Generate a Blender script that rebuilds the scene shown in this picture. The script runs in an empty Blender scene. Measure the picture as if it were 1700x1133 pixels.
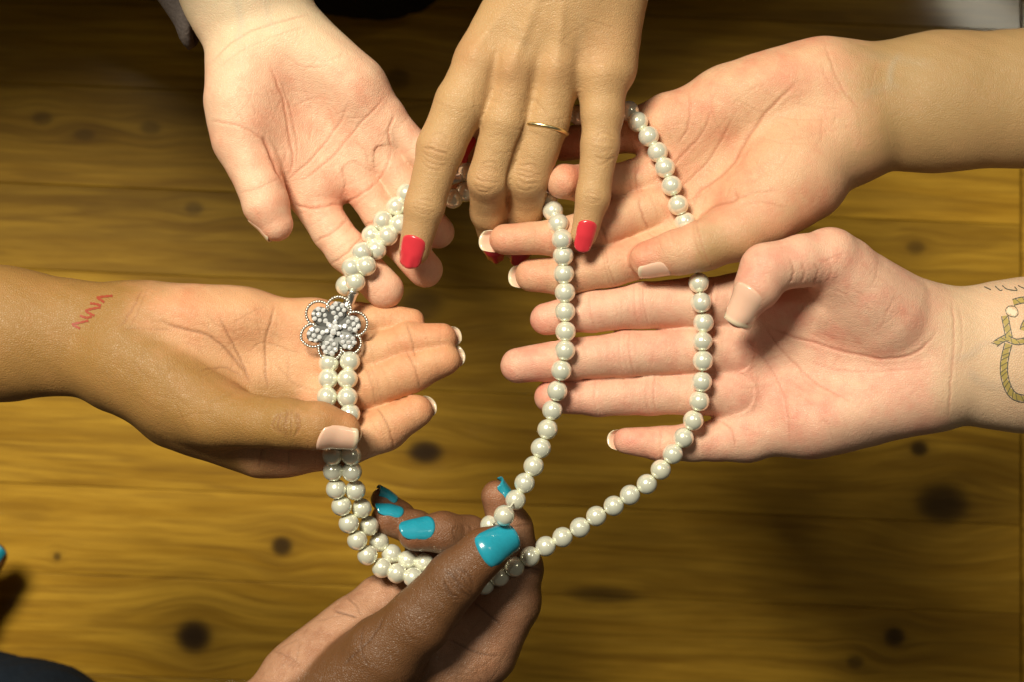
import bpy, bmesh, math, random
import numpy as np
from mathutils import Vector, Matrix
from mathutils.bvhtree import BVHTree

random.seed(4); rng = np.random.default_rng(7)
sc = bpy.context.scene
COL = sc.collection
U = 0.00025            # 1 unit = 0.25 mm; 40 units = 1 cm
H = 3000.0             # camera height above the plane of the hands, in units
TZ = -1500.0            # table top

# ---------------------------------------------------------------- camera
cam = bpy.data.cameras.new('camera'); camo = bpy.data.objects.new('camera', cam); COL.objects.link(camo)
camo.location = (0, 0, H*U); camo.rotation_euler = (0, 0, 0)
cam.sensor_width = 36.0
cam.lens = 36.0*H/1700.0
cam.clip_start = 0.01; cam.clip_end = 50
cam.dof.use_dof = True; cam.dof.focus_distance = (H-25)*U; cam.dof.aperture_fstop = 12.0
sc.camera = camo

# ---------------------------------------------------------------- light
world = bpy.data.worlds.new('World'); sc.world = world; world.use_nodes = True
bg = world.node_tree.nodes['Background']
bg.inputs[0].default_value = (1.0, 0.88, 0.66, 1); bg.inputs[1].default_value = 0.055

def area(name, loc, size, size_y, power, color, target):
    L = bpy.data.lights.new(name, 'AREA'); L.shape = 'RECTANGLE'; L.size = size; L.size_y = size_y
    L.energy = power; L.color = color
    o = bpy.data.objects.new(name, L); COL.objects.link(o); o.location = loc
    d = Vector(target)-Vector(loc); o.rotation_euler = d.to_track_quat('-Z', 'Y').to_euler()
    return o
area('ceiling_lamp', (-0.46, 0.72, 1.30), 0.46, 0.36, 38, (1.0, 0.925, 0.74), (0.0, 0.05, 0))
area('ceiling_lamp', (0.78, 0.50, 1.40), 0.24, 0.09, 1.3, (1.0, 0.92, 0.72), (0.1, 0, 0))  # small extra lamp, added for the glare in the table's top right corner

sc.view_settings.view_transform = 'Standard'; sc.view_settings.look = 'None'
sc.view_settings.exposure = 0.0; sc.view_settings.gamma = 1.0
sc.cycles.max_bounces = 6
sc.cycles.use_denoising = True

# ---------------------------------------------------------------- helpers
def W(px, py, z=0.0):
    s = 1.0 - z/H
    return np.array(((px-850.0)*s, -(py-566.5)*s, z))
def to_px(v):
    s = 1.0/(1.0 - v[:, 2]/H)
    return v[:, 0]*s+850.0, 566.5 - v[:, 1]*s

def thing(name, label, cat, origin, group=None, kind=None):
    o = bpy.data.objects.new(name, None); COL.objects.link(o)
    o.empty_display_size = 0.01
    o.location = Vector(origin)*U
    o['label'] = label; o['category'] = cat
    if group: o['group'] = group
    if kind: o['kind'] = kind
    o['_o'] = [float(c) for c in origin]
    return o
def origin_of(o):
    """world origin of an object, in units"""
    p = Vector((0, 0, 0)); q = o
    while q is not None:
        p += Vector(q.location); q = q.parent
    return np.array(p)/U
def mesh_obj(name, verts, faces, mat, parent=None, smooth=True, origin=None, attrs=None):
    """verts in units, world space"""
    verts = np.asarray(verts, dtype=np.float64)
    base = origin_of(parent) if parent is not None else np.zeros(3)
    org = np.asarray(origin, float) if origin is not None else base
    me = bpy.data.meshes.new(name)
    me.from_pydata(((verts-org)*U).tolist(), [], faces if isinstance(faces, list) else faces.tolist())
    if smooth: me.polygons.foreach_set('use_smooth', [True]*len(me.polygons))
    if mat: me.materials.append(mat)
    if attrs:
        for k, a in attrs.items():
            at = me.attributes.new(k, 'FLOAT', 'POINT'); at.data.foreach_set('value', np.asarray(a, dtype=np.float32))
    me.update()
    o = bpy.data.objects.new(name, me); COL.objects.link(o)
    if parent is not None: o.parent = parent
    o.location = Vector((org-base)*U)
    return o
def tube(points, r, n=10, closed=False, cap=True):
    P = np.asarray(points, float); m = len(P)
    R = np.full(m, r) if np.isscalar(r) else np.asarray(r, float)
    T = np.gradient(P, axis=0) if not closed else (np.roll(P, -1, 0)-np.roll(P, 1, 0))
    T /= np.linalg.norm(T, axis=1)[:, None]+1e-9
    ref = np.array((0, 0, 1.0))
    if abs(T[0] @ ref) > .9: ref = np.array((1.0, 0, 0))
    vs = []; nrm = np.cross(T[0], ref); nrm /= np.linalg.norm(nrm)
    for i in range(m):
        nrm = nrm - T[i]*(nrm @ T[i]); nrm /= np.linalg.norm(nrm)
        b = np.cross(T[i], nrm)
        for k in range(n):
            a = 2*math.pi*k/n
            vs.append(P[i]+R[i]*(math.cos(a)*nrm+math.sin(a)*b))
    fs = []
    for i in range(m if closed else m-1):
        j = (i+1) % m
        for k in range(n):
            l = (k+1) % n
            fs.append([i*n+k, i*n+l, j*n+l, j*n+k])
    if cap and not closed:
        fs.append(list(range(n))[::-1]); fs.append([(m-1)*n+k for k in range(n)])
    return np.array(vs), fs

# ---------------------------------------------------------------- materials
def new_mat(name):
    m = bpy.data.materials.new(name); m.use_nodes = True
    nt = m.node_tree; b = nt.nodes['Principled BSDF']
    return m, nt, b
def nd(nt, typ, **kw):
    n = nt.nodes.new(typ)
    for k, v in kw.items():
        if k.startswith('i_'):
            n.inputs[k[2:]].default_value = v
        else: setattr(n, k, v)
    return n
def mixc(nt, fac, a, b, blend='MIX'):
    n = nt.nodes.new('ShaderNodeMix'); n.data_type = 'RGBA'; n.blend_type = blend
    for sock, v in ((n.inputs[0], fac), (n.inputs[6], a), (n.inputs[7], b)):
        if isinstance(v, bpy.types.NodeSocket): nt.links.new(v, sock)
        elif isinstance(v, (tuple, list)): sock.default_value = (*v[:3], 1)
        else: sock.default_value = v
    return n.outputs[2]
def mth(nt, op, a, b=None, c=None, clamp=False):
    n = nt.nodes.new('ShaderNodeMath'); n.operation = op; n.use_clamp = clamp
    for i, v in enumerate((a, b, c)):
        if v is None: continue
        if isinstance(v, bpy.types.NodeSocket): nt.links.new(v, n.inputs[i])
        else: n.inputs[i].default_value = v
    return n.outputs[0]
def attr(nt, name):
    n = nt.nodes.new('ShaderNodeAttribute'); n.attribute_name = name
    return n.outputs['Fac']
def obj_co(nt):
    return nt.nodes.new('ShaderNodeTexCoord').outputs['Object']
def noise(nt, co, scale, detail=3, rough=.5, dist=0.0):
    n = nd(nt, 'ShaderNodeTexNoise'); n.inputs['Scale'].default_value = scale
    n.inputs['Detail'].default_value = detail; n.inputs['Roughness'].default_value = rough
    n.inputs['Distortion'].default_value = dist
    nt.links.new(co, n.inputs['Vector']); return n.outputs['Fac']
def ramp(nt, f, lo, hi):
    n = nt.nodes.new('ShaderNodeMapRange'); n.interpolation_type = 'SMOOTHSTEP'
    n.inputs[1].default_value = lo; n.inputs[2].default_value = hi
    nt.links.new(f, n.inputs[0]); return n.outputs[0]

def skin_mat(name, dorsal, palm, red, crease, sss=.10, rough=.46, pore=.42, spec=.42):
    m, nt, b = new_mat(name); L = nt.links
    co = obj_co(nt)
    pal = attr(nt, 'palm'); rd = attr(nt, 'red'); cr = attr(nt, 'crease'); vn = attr(nt, 'vein')
    n1 = noise(nt, co, 55, 4, .6); n2 = noise(nt, co, 210, 3, .6); n3 = noise(nt, co, 900, 2, .6)
    edge = ramp(nt, mth(nt, 'ADD', pal, mth(nt, 'MULTIPLY', mth(nt, 'SUBTRACT', n1, .5), .5)), .02, .98)
    c = mixc(nt, edge, dorsal, palm)
    rf = mth(nt, 'MULTIPLY', mth(nt, 'ADD', rd, mth(nt, 'MULTIPLY', mth(nt, 'MULTIPLY', mth(nt, 'SUBTRACT', mth(nt, 'ADD', mth(nt, 'MULTIPLY', n1, .6), mth(nt, 'MULTIPLY', noise(nt, co, 140, 4, .65), .4)), .46), 4.2), mth(nt, 'ADD', .10, mth(nt, 'MULTIPLY', pal, .90)))), .8, clamp=True)
    c = mixc(nt, rf, c, red)
    pale = ramp(nt, n2, .52, .75)
    c = mixc(nt, mth(nt, 'MULTIPLY', pale, mth(nt, 'MULTIPLY', pal, .36)), c, tuple(min(1, x*1.08+.02) for x in palm))
    fre = ramp(nt, n3, .60, .78)
    c = mixc(nt, mth(nt, 'MULTIPLY', fre, .16), c, tuple(x*.62 for x in dorsal))
    c = mixc(nt, mth(nt, 'MULTIPLY', cr, .62, clamp=True), c, crease)
    c = mixc(nt, mth(nt, 'MULTIPLY', vn, .45, clamp=True), c, (palm[0]*.55, palm[1]*.78, palm[2]*.95))
    L.new(c, b.inputs['Base Color'])
    b.inputs['Subsurface Weight'].default_value = sss
    b.inputs['Subsurface Radius'].default_value = (1.0, .38, .20)
    b.inputs['Subsurface Scale'].default_value = .0024
    rn = nd(nt, 'ShaderNodeMapRange'); rn.inputs[3].default_value = rough-.07; rn.inputs[4].default_value = rough+.12
    L.new(n2, rn.inputs[0]); L.new(rn.outputs[0], b.inputs['Roughness'])
    b.inputs['Specular IOR Level'].default_value = spec
    v = nd(nt, 'ShaderNodeTexVoronoi'); v.feature = 'DISTANCE_TO_EDGE'; v.inputs['Scale'].default_value = 1150
    dist = nt.nodes.new('ShaderNodeVectorMath'); dist.operation = 'ADD'
    nz = nd(nt, 'ShaderNodeTexNoise'); nz.inputs['Scale'].default_value = 300; L.new(co, nz.inputs['Vector'])
    sc_ = nt.nodes.new('ShaderNodeVectorMath'); sc_.operation = 'SCALE'; sc_.inputs['Scale'].default_value = .0016
    L.new(nz.outputs['Color'], sc_.inputs[0]); L.new(co, dist.inputs[0]); L.new(sc_.outputs[0], dist.inputs[1])
    L.new(dist.outputs[0], v.inputs['Vector'])
    vd = ramp(nt, v.outputs['Distance'], 0.0, .22)
    n4 = noise(nt, co, 420, 4, .62)
    hgt = mth(nt, 'ADD', mth(nt, 'MULTIPLY', vd, .45), mth(nt, 'MULTIPLY', n4, 1.0))
    bp = nd(nt, 'ShaderNodeBump'); bp.inputs['Strength'].default_value = pore; bp.inputs['Distance'].default_value = .0006
    L.new(hgt, bp.inputs['Height']); L.new(bp.outputs[0], b.inputs['Normal'])
    return m

def plain(name, col, rough=.5, metal=0.0, coat=0.0, spec=.5, noise_amt=.12, nscale=300, bump=0.0):
    m, nt, b = new_mat(name); co = obj_co(nt)
    f = noise(nt, co, nscale, 3, .6)
    c = mixc(nt, f, tuple(x*(1-noise_amt) for x in col), tuple(min(1, x*(1+noise_amt)) for x in col))
    nt.links.new(c, b.inputs['Base Color'])
    b.inputs['Roughness'].default_value = rough; b.inputs['Metallic'].default_value = metal
    b.inputs['Coat Weight'].default_value = coat; b.inputs['Coat Roughness'].default_value = .08
    b.inputs['Specular IOR Level'].default_value = spec
    if bump:
        bp = nd(nt, 'ShaderNodeBump'); bp.inputs['Strength'].default_value = bump; bp.inputs['Distance'].default_value = .0006
        nt.links.new(f, bp.inputs['Height']); nt.links.new(bp.outputs[0], b.inputs['Normal'])
    return m
def nail_mat(name, bed, free, rough=.22):
    m, nt, b = new_mat(name)
    c = mixc(nt, ramp(nt, attr(nt, 'free'), .73, .83), bed, free)
    c = mixc(nt, mth(nt, 'MULTIPLY', noise(nt, obj_co(nt), 500, 3), .25), c, tuple(min(1, x*1.2) for x in bed))
    nt.links.new(c, b.inputs['Base Color'])
    b.inputs['Roughness'].default_value = rough; b.inputs['Coat Weight'].default_value = .4
    b.inputs['Subsurface Weight'].default_value = .1; b.inputs['Subsurface Scale'].default_value = .001
    return m

SK_A = skin_mat('skin_fair', (.77, .59, .39), (.82, .515, .35), (.80, .33, .21), (.56, .19, .11))
SK_B = skin_mat('skin_tan', (.52, .315, .145), (.60, .36, .20), (.56, .25, .12), (.27, .12, .05))
SK_C = skin_mat('skin_light_tan', (.40, .25, .11), (.68, .40, .24), (.68, .26, .16), (.44, .16, .085))
SK_D = skin_mat('skin_pink', (.70, .48, .31), (.75, .45, .315), (.72, .25, .18), (.50, .17, .11))
SK_E = skin_mat('skin_brown', (.34, .180, .052), (.68, .37, .195), (.66, .26, .13), (.22, .08, .03))
SK_F = skin_mat('skin_dark', (.150, .066, .025), (.50, .265, .16), (.28, .10, .045), (.05, .018, .008), sss=.06, rough=.40, pore=.5, spec=.5)
N_NAT = nail_mat('nail_natural', (.78, .49, .36), (.75, .63, .45), rough=.22)
N_RED = plain('nail_polish_red', (.66, .038, .055), rough=.28, coat=.5, noise_amt=.08)
N_BLUE = plain('nail_polish_teal', (.018, .30, .42), rough=.26, coat=.6, noise_amt=.15, nscale=900)
GOLD = plain('gold', (.92, .76, .42), rough=.30, metal=1.0, noise_amt=.05)
SILVER = plain('silver_metal', (.76, .75, .71), rough=.30, metal=1.0, noise_amt=.1, nscale=900)
PLATE = plain('dull_silver', (.15, .15, .145), rough=.5, metal=1.0, noise_amt=.2, nscale=900)
THREAD = plain('thread', (.60, .58, .46), rough=.8)
KNIT = plain('grey_knit', (.13, .105, .095), rough=.95, noise_amt=.5, nscale=600, bump=.8, spec=.2)
NAVY = plain('navy_cloth', (.010, .016, .026), rough=.9, noise_amt=.4, nscale=250, bump=.4, spec=.2)
BLACK = plain('black_cloth', (.010, .008, .006), rough=.92, noise_amt=.4, nscale=200, bump=.4, spec=.15)
INK = plain('tattoo_ink', (.10, .10, .08), rough=.5, spec=.3)
INK_Y = plain('tattoo_yellow', (.40, .30, .09), rough=.5, spec=.3, noise_amt=.25)
INK_W = plain('tattoo_white', (.70, .62, .45), rough=.5, spec=.3)
INK_R = plain('red_pen_ink', (.33, .060, .028), rough=.55, spec=.3, noise_amt=.3, nscale=900)

def pearl_mat():
    m, nt, b = new_mat('pearl')
    co = obj_co(nt)
    oi = nt.nodes.new('ShaderNodeObjectInfo')
    c0 = mixc(nt, oi.outputs['Random'], (.90, .91, .74), (.86, .89, .76))
    f = noise(nt, co, 260, 3, .6)
    c = mixc(nt, mth(nt, 'MULTIPLY', f, .35), c0, (.90, .82, .64))
    nt.links.new(c, b.inputs['Base Color'])
    b.inputs['Metallic'].default_value = .42
    b.inputs['Roughness'].default_value = .21
    b.inputs['Coat Weight'].default_value = .7; b.inputs['Coat Roughness'].default_value = .12
    b.inputs['Sheen Weight'].default_value = .15
    bp = nd(nt, 'ShaderNodeBump'); bp.inputs['Strength'].default_value = .06; bp.inputs['Distance'].default_value = .0004
    nt.links.new(noise(nt, co, 500, 2), bp.inputs['Height']); nt.links.new(bp.outputs[0], b.inputs['Normal'])
    return m
PEARL = pearl_mat()
def gem_mat():
    m, nt, b = new_mat('rhinestone')
    b.inputs['Base Color'].default_value = (.92, .93, .94, 1)
    b.inputs['Metallic'].default_value = .35; b.inputs['Roughness'].default_value = .10
    b.inputs['Coat Weight'].default_value = 1.0
    return m
GEM = gem_mat()

# wood: positions of knots are in object space (metres on the table top)
TS = 1.0 - TZ/H
def T_(px, py):                      # point of the table top seen at a pixel, in metres
    return ((px-850)*TS*U, -(py-566.5)*TS*U)
KNOTS = [(322, 1058, 24, 1.1, 1), (468, 908, 14, 1.1, .9), (706, 752, 17, 1.5, .95), (700, 505, 24, 1.3, .5), (1565, 838, 30, 1.3, .85), (1485, 1058, 14, 1.1, .85),
         (1526, 746, 11, 1.2, .9), (1000, 988, 13, 4.0, .6), (70, 196, 10, 1.5, .45), (140, 224, 9, 1.8, .4), (250, 212, 10, 1.5, .45), (322, 345, 10, 1.4, .5), (1520, 410, 10, 1.4, .5),
         (95, 925, 6, 1.0, .7), (1420, 1100, 10, 1.3, .6), (660, 130, 16, 1.2, .5)]
def wood_mat():
    m, nt, b = new_mat('varnished_pine'); L = nt.links
    geo = nt.nodes.new('ShaderNodeNewGeometry')
    sep = nt.nodes.new('ShaderNodeSeparateXYZ'); L.new(geo.outputs['Position'], sep.inputs[0])
    X, Y = sep.outputs[0], sep.outputs[1]
    ang = math.radians(2.4)
    # along / across the grain
    u = mth(nt, 'SUBTRACT', mth(nt, 'MULTIPLY', X, math.cos(ang)), mth(nt, 'MULTIPLY', Y, math.sin(ang)))
    v = mth(nt, 'ADD', mth(nt, 'MULTIPLY', X, math.sin(ang)), mth(nt, 'MULTIPLY', Y, math.cos(ang)))
    dark = None; halo = None; vv = v
    for (px, py, r, el, stg) in KNOTS:
        kx, ky = T_(px, py); R = r*TS*U
        ku = kx*math.cos(ang)-ky*math.sin(ang); kv = kx*math.sin(ang)+ky*math.cos(ang)
        du = mth(nt, 'SUBTRACT', u, ku); dv = mth(nt, 'SUBTRACT', v, kv)
        q = mth(nt, 'SQRT', mth(nt, 'ADD', mth(nt, 'POWER', mth(nt, 'DIVIDE', du, R*el), 2), mth(nt, 'POWER', mth(nt, 'DIVIDE', dv, R), 2)))
        k = mth(nt, 'EXPONENT', mth(nt, 'MULTIPLY', mth(nt, 'POWER', q, 5), -.5))
        h = mth(nt, 'EXPONENT', mth(nt, 'MULTIPLY', mth(nt, 'POWER', q, 2), -.20))
        k = mth(nt, 'MULTIPLY', k, stg); h = mth(nt, 'MULTIPLY', h, stg)
        dark = k if dark is None else mth(nt, 'MAXIMUM', dark, k)
        halo = h if halo is None else mth(nt, 'MAXIMUM', halo, h)
        # fibres flow round the knot
        vv = mth(nt, 'SUBTRACT', vv, mth(nt, 'MULTIPLY', dv, mth(nt, 'MULTIPLY', mth(nt, 'EXPONENT', mth(nt, 'MULTIPLY', mth(nt, 'POWER', q, 2), -.10)), .75)))
    oi = nt.nodes.new('ShaderNodeObjectInfo')
    off = mth(nt, 'MULTIPLY', oi.outputs['Random'], 3.0)
    cmb = nt.nodes.new('ShaderNodeCombineXYZ')
    L.new(mth(nt, 'ADD', u, off), cmb.inputs[0]); L.new(vv, cmb.inputs[1]); L.new(off, cmb.inputs[2])
    def sn(su, sv, scale, detail=4, rough=.6, dist=0):
        mp = nt.nodes.new('ShaderNodeVectorMath'); mp.operation = 'MULTIPLY'; mp.inputs[1].default_value = (su, sv, 1)
        L.new(cmb.outputs[0], mp.inputs[0]); return noise(nt, mp.outputs[0], scale, detail, rough, dist)
    big = sn(.6, 7.0, 5.0, 3, .5, .3)
    rings = mth(nt, 'ADD', mth(nt, 'MULTIPLY', mth(nt, 'SINE', mth(nt, 'MULTIPLY', mth(nt, 'ADD', big, mth(nt, 'MULTIPLY', vv, 3.0)), 42)), .5), .5)
    fine = sn(1.2, 46.0, 16.0, 6, .72)
    mid = sn(1.0, 12.0, 9.0, 4, .6, .3)
    c = mixc(nt, ramp(nt, mid, .3, .72), (.385, .200, .015), (.57, .322, .032))
    c = mixc(nt, mth(nt, 'MULTIPLY', ramp(nt, rings, .45, 1.0), .28), c, (.17, .078, .008))
    c = mixc(nt, mth(nt, 'MULTIPLY', ramp(nt, fine, .42, .72), .45), c, (.13, .060, .008))
    tone = mth(nt, 'ADD', .82, mth(nt, 'MULTIPLY', oi.outputs['Random'], .36))
    tc = nt.nodes.new('ShaderNodeCombineColor')
    for i in range(3): L.new(tone, tc.inputs[i])
    c = mixc(nt, 1.0, c, tc.outputs[0], 'MULTIPLY')
    hn = mth(nt, 'MULTIPLY', halo, mth(nt, 'ADD', .10, mth(nt, 'MULTIPLY', fine, .75)))
    c = mixc(nt, mth(nt, 'MULTIPLY', hn, .75), c, (.085, .035, .007))
    c = mixc(nt, mth(nt, 'MULTIPLY', dark, .95), c, (.022, .011, .006))
    L.new(c, b.inputs['Base Color'])
    b.inputs['Roughness'].default_value = .46; b.inputs['Specular IOR Level'].default_value = .10
    b.inputs['Coat Weight'].default_value = .36; b.inputs['Coat Roughness'].default_value = .08
    bp = nd(nt, 'ShaderNodeBump'); bp.inputs['Strength'].default_value = .12; bp.inputs['Distance'].default_value = .001
    L.new(fine, bp.inputs['Height']); L.new(bp.outputs[0], b.inputs['Normal'])
    return m
WOOD = wood_mat()

# ---------------------------------------------------------------- setting: table of pine planks, dark floor
def bevel_box(x0, x1, ya, yb, z0, z1, bev=2):
    """a board whose long edges run from (x0,ya[0]) to (x1,ya[1]) etc., bevelled top edge"""
    vs = []; (a0, a1), (b0, b1) = ya, yb
    def ring(i, z): return [(x0+i, a0+i, z), (x1-i, a1+i, z), (x1-i, b1-i, z), (x0+i, b0-i, z)]
    vs = ring(0, z0)+ring(0, z1-bev)+ring(bev*.35, z1-bev*.3)+ring(bev, z1)
    fs = [[3, 2, 1, 0], [12, 13, 14, 15]]
    for l in range(3):
        for k in range(4):
            m = (k+1) % 4
            fs.append([l*4+k, l*4+m, l*4+4+m, l*4+4+k])
    return np.array(vs, float), fs
table = thing('table', 'varnished knotty pine table top of wide planks under the hands', 'table', (0, 0, TZ-60))
SLOPE = math.tan(math.radians(2.4))
seams = [-330, -150, 16, 172, 338, 480, 655, 838, 985, 1150, 1330, 1500]     # image rows at mid width
XL, XR = -900, 1694
def trow(y, px): return -((y + (px-850)*SLOPE) - 566.5)*TS
for i in range(len(seams)-1):
    x0 = (XL-850)*TS; x1 = (XR-850)*TS
    g = .5
    v, f = bevel_box(x0, x1, (trow(seams[i+1], XL)+g, trow(seams[i+1], XR)+g), (trow(seams[i], XL)-g, trow(seams[i], XR)-g), TZ-90, TZ+[0, .8, -.6, .5][i % 4])
    mesh_obj('plank', v, f, WOOD, table, smooth=False, origin=(x0, trow(seams[i], XL), TZ-90))
x0 = (XR-850)*TS+4
v, f = bevel_box(x0, x0+330, (-1500, -1500), (1300, 1300), TZ-90, TZ-1)
mesh_obj('end_board', v, f, WOOD, table, smooth=False)
FLOORM = plain('dark_floor', (.03, .018, .008), rough=.6)
fl = mesh_obj('floor', [(-8000, -8000, -3300), (8000, -8000, -3300), (8000, 8000, -3300), (-8000, 8000, -3300)], [[0, 1, 2, 3]], FLOORM, smooth=False)
fl['kind'] = 'structure'; fl['label'] = 'dark floor under the table'; fl['category'] = 'floor'

# ---------------------------------------------------------------- implicit surface engine for hands
BIG = 120.0
def smin(a, b, k):
    h = np.maximum(k-np.abs(a-b), 0.0)
    return np.minimum(a, b)-h*h/(4*k)
def cone_sdf(P, pr):
    a, b, ra, rb, fl, n = pr
    ba = b-a; L2 = float(ba @ ba)+1e-6
    pa = P-a
    h = np.clip((pa @ ba)/L2, 0, 1)
    q = pa - h[..., None]*ba
    r = ra+(rb-ra)*h
    l = np.sqrt((q*q).sum(-1))+1e-6
    if fl != 1.0:
        qn = q @ n
        l2 = np.sqrt(np.maximum(l*l + qn*qn*(1/(fl*fl)-1), 0))+1e-6
        return (l2-r)*(l/l2)
    return l-r
def prim(a, b, flat=1.0, n=(0, 0, 1)):
    """a, b = (px, py, z, r) image landmarks with depth"""
    A = W(*a[:3]); B = W(*b[:3])
    n = np.array(n, float); n /= np.linalg.norm(n)
    return (A.astype(np.float32), B.astype(np.float32), a[3]*(1-a[2]/H), b[3]*(1-b[2]/H), flat, n.astype(np.float32))
def group_eval(P, prims, k):
    g = None
    for pr in prims:
        d = cone_sdf(P, pr)
        g = d if g is None else smin(g, d, k)
    return g
def chain(pts, flat=1.0, n=(0, 0, 1)):
    return [prim(pts[i], pts[i+1], flat, n) for i in range(len(pts)-1)]

class Hand:
    def __init__(self, palm, fingers, palm_k=32, fk=None, carve=(), h=4.7, uk=6.0):
        self.uk = uk
        self.palm = palm; self.fingers = fingers; self.palm_k = palm_k; self.fk = fk or {}; self.carve = carve; self.h = h
        self.groups = {'palm': palm}; self.groups.update({k: chain(v) if not isinstance(v[0][0], np.ndarray) else v for k, v in fingers.items()})
    def bbox(self, prims, m):
        lo = np.min([np.minimum(p[0]-p[2], p[1]-p[3]) for p in prims], axis=0)
        hi = np.max([np.maximum(p[0]+p[2], p[1]+p[3]) for p in prims], axis=0)
        lo = np.min([np.minimum(p[0]-max(p[2], p[3]), p[1]-max(p[2], p[3])) for p in prims], axis=0)
        hi = np.max([np.maximum(p[0]+max(p[2], p[3]), p[1]+max(p[2], p[3])) for p in prims], axis=0)
        return lo-m, hi+m
    def field(self):
        h = self.h
        allp = [p for g in self.groups.values() for p in g]
        lo, hi = self.bbox(allp, 14)
        n = np.ceil((hi-lo)/h).astype(int)+1
        ax = [lo[i]+h*np.arange(n[i], dtype=np.float32) for i in range(3)]
        def ev(prims, k, margin):
            G = np.full(n, BIG, np.float32)
            for pr in prims:
                l2, h2 = self.bbox([pr], margin)
                i0 = np.clip(np.floor((l2-lo)/h).astype(int), 0, n-1); i1 = np.clip(np.ceil((h2-lo)/h).astype(int)+1, 1, n)
                sl = tuple(slice(i0[i], i1[i]) for i in range(3))
                P = np.stack(np.meshgrid(*[ax[i][sl[i]] for i in range(3)], indexing='ij'), -1).astype(np.float32)
                G[sl] = smin(G[sl], cone_sdf(P, pr).astype(np.float32), k)
            return G
        Pm = ev(self.palm, self.palm_k, self.palm_k+14)
        F = Pm.copy()
        for name, prims in self.groups.items():
            if name == 'palm': continue
            k = self.fk.get(name, 24)
            G = ev(prims, 10, 40)
            F = smin(F, smin(Pm, G, k), self.uk)
        for pr, k in self.carve:
            l2, h2 = self.bbox([pr], k+10)
            i0 = np.clip(np.floor((l2-lo)/h).astype(int), 0, n-1); i1 = np.clip(np.ceil((h2-lo)/h).astype(int)+1, 1, n)
            sl = tuple(slice(i0[i], i1[i]) for i in range(3))
            P = np.stack(np.meshgrid(*[ax[i][sl[i]] for i in range(3)], indexing='ij'), -1).astype(np.float32)
            F[sl] = -smin(-F[sl], cone_sdf(P, pr), k)
        return F, lo
    def surface(self):
        F, lo = self.field(); h = self.h
        ins = F < 0
        nx, ny, nz = F.shape
        c = np.zeros((nx-1, ny-1, nz-1), np.int8)
        for dx in (0, 1):
            for dy in (0, 1):
                for dz in (0, 1):
                    c += ins[dx:nx-1+dx, dy:ny-1+dy, dz:nz-1+dz]
        act = (c > 0) & (c < 8)
        I = np.argwhere(act); idx = np.full(act.shape, -1, np.int64); idx[act] = np.arange(len(I))
        acc = np.zeros((len(I), 3)); cnt = np.zeros(len(I))
        corners = [(0, 0, 0), (1, 0, 0), (0, 1, 0), (1, 1, 0), (0, 0, 1), (1, 0, 1), (0, 1, 1), (1, 1, 1)]
        edges = [(0, 1), (2, 3), (4, 5), (6, 7), (0, 2), (1, 3), (4, 6), (5, 7), (0, 4), (1, 5), (2, 6), (3, 7)]
        cv = [F[I[:, 0]+d[0], I[:, 1]+d[1], I[:, 2]+d[2]].astype(np.float64) for d in corners]
        for a, b in edges:
            m = (cv[a] < 0) != (cv[b] < 0)
            t = np.where(m, cv[a]/np.where(m, cv[a]-cv[b], 1), 0)
            p = np.array(corners[a])+t[:, None]*(np.array(corners[b])-np.array(corners[a]))
            acc += np.where(m[:, None], p, 0); cnt += m
        V = (I+acc/cnt[:, None])*h+lo
        quads = []
        for axn in range(3):
            o1, o2 = [(1, 2), (2, 0), (0, 1)][axn]
            sA = [slice(None)]*3; sB = [slice(None)]*3; sA[axn] = slice(0, -1); sB[axn] = slice(1, None)
            A = ins[tuple(sA)]; B = ins[tuple(sB)]
            E = np.argwhere(A != B)
            ok = (E[:, o1] > 0) & (E[:, o2] > 0) & (E[:, o1] < F.shape[o1]-1) & (E[:, o2] < F.shape[o2]-1)
            E = E[ok]
            flip = ~A[E[:, 0], E[:, 1], E[:, 2]]
            def cell(d1, d2):
                q = E.copy(); q[:, o1] += d1; q[:, o2] += d2
                return idx[q[:, 0], q[:, 1], q[:, 2]]
            Q = np.stack([cell(-1, -1), cell(0, -1), cell(0, 0), cell(-1, 0)], 1)
            Q[flip] = Q[flip][:, ::-1]
            quads.append(Q)
        Q = np.concatenate(quads)
        # pull vertices on to the exact surface
        V = V.astype(np.float64)
        for _ in range(2):
            g = (V-lo)/h; i = np.clip(np.floor(g).astype(int), 1, np.array(F.shape)-3); f = g-i
            def tri(A):
                r = 0
                for d in corners:
                    w = np.prod(np.where(np.array(d), f, 1-f), axis=1)
                    r = r+w*A(i+np.array(d))
                return r
            val = tri(lambda j: F[j[:, 0], j[:, 1], j[:, 2]])
            gr = np.stack([tri(lambda j: (F[j[:, 0]+(k == 0), j[:, 1]+(k == 1), j[:, 2]+(k == 2)]-F[j[:, 0]-(k == 0), j[:, 1]-(k == 1), j[:, 2]-(k == 2)])/(2*h)) for k in range(3)], 1)
            V -= np.clip(val, -h, h)[:, None]*gr/np.maximum((gr*gr).sum(1), .15)[:, None]
        return V, Q

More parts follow.
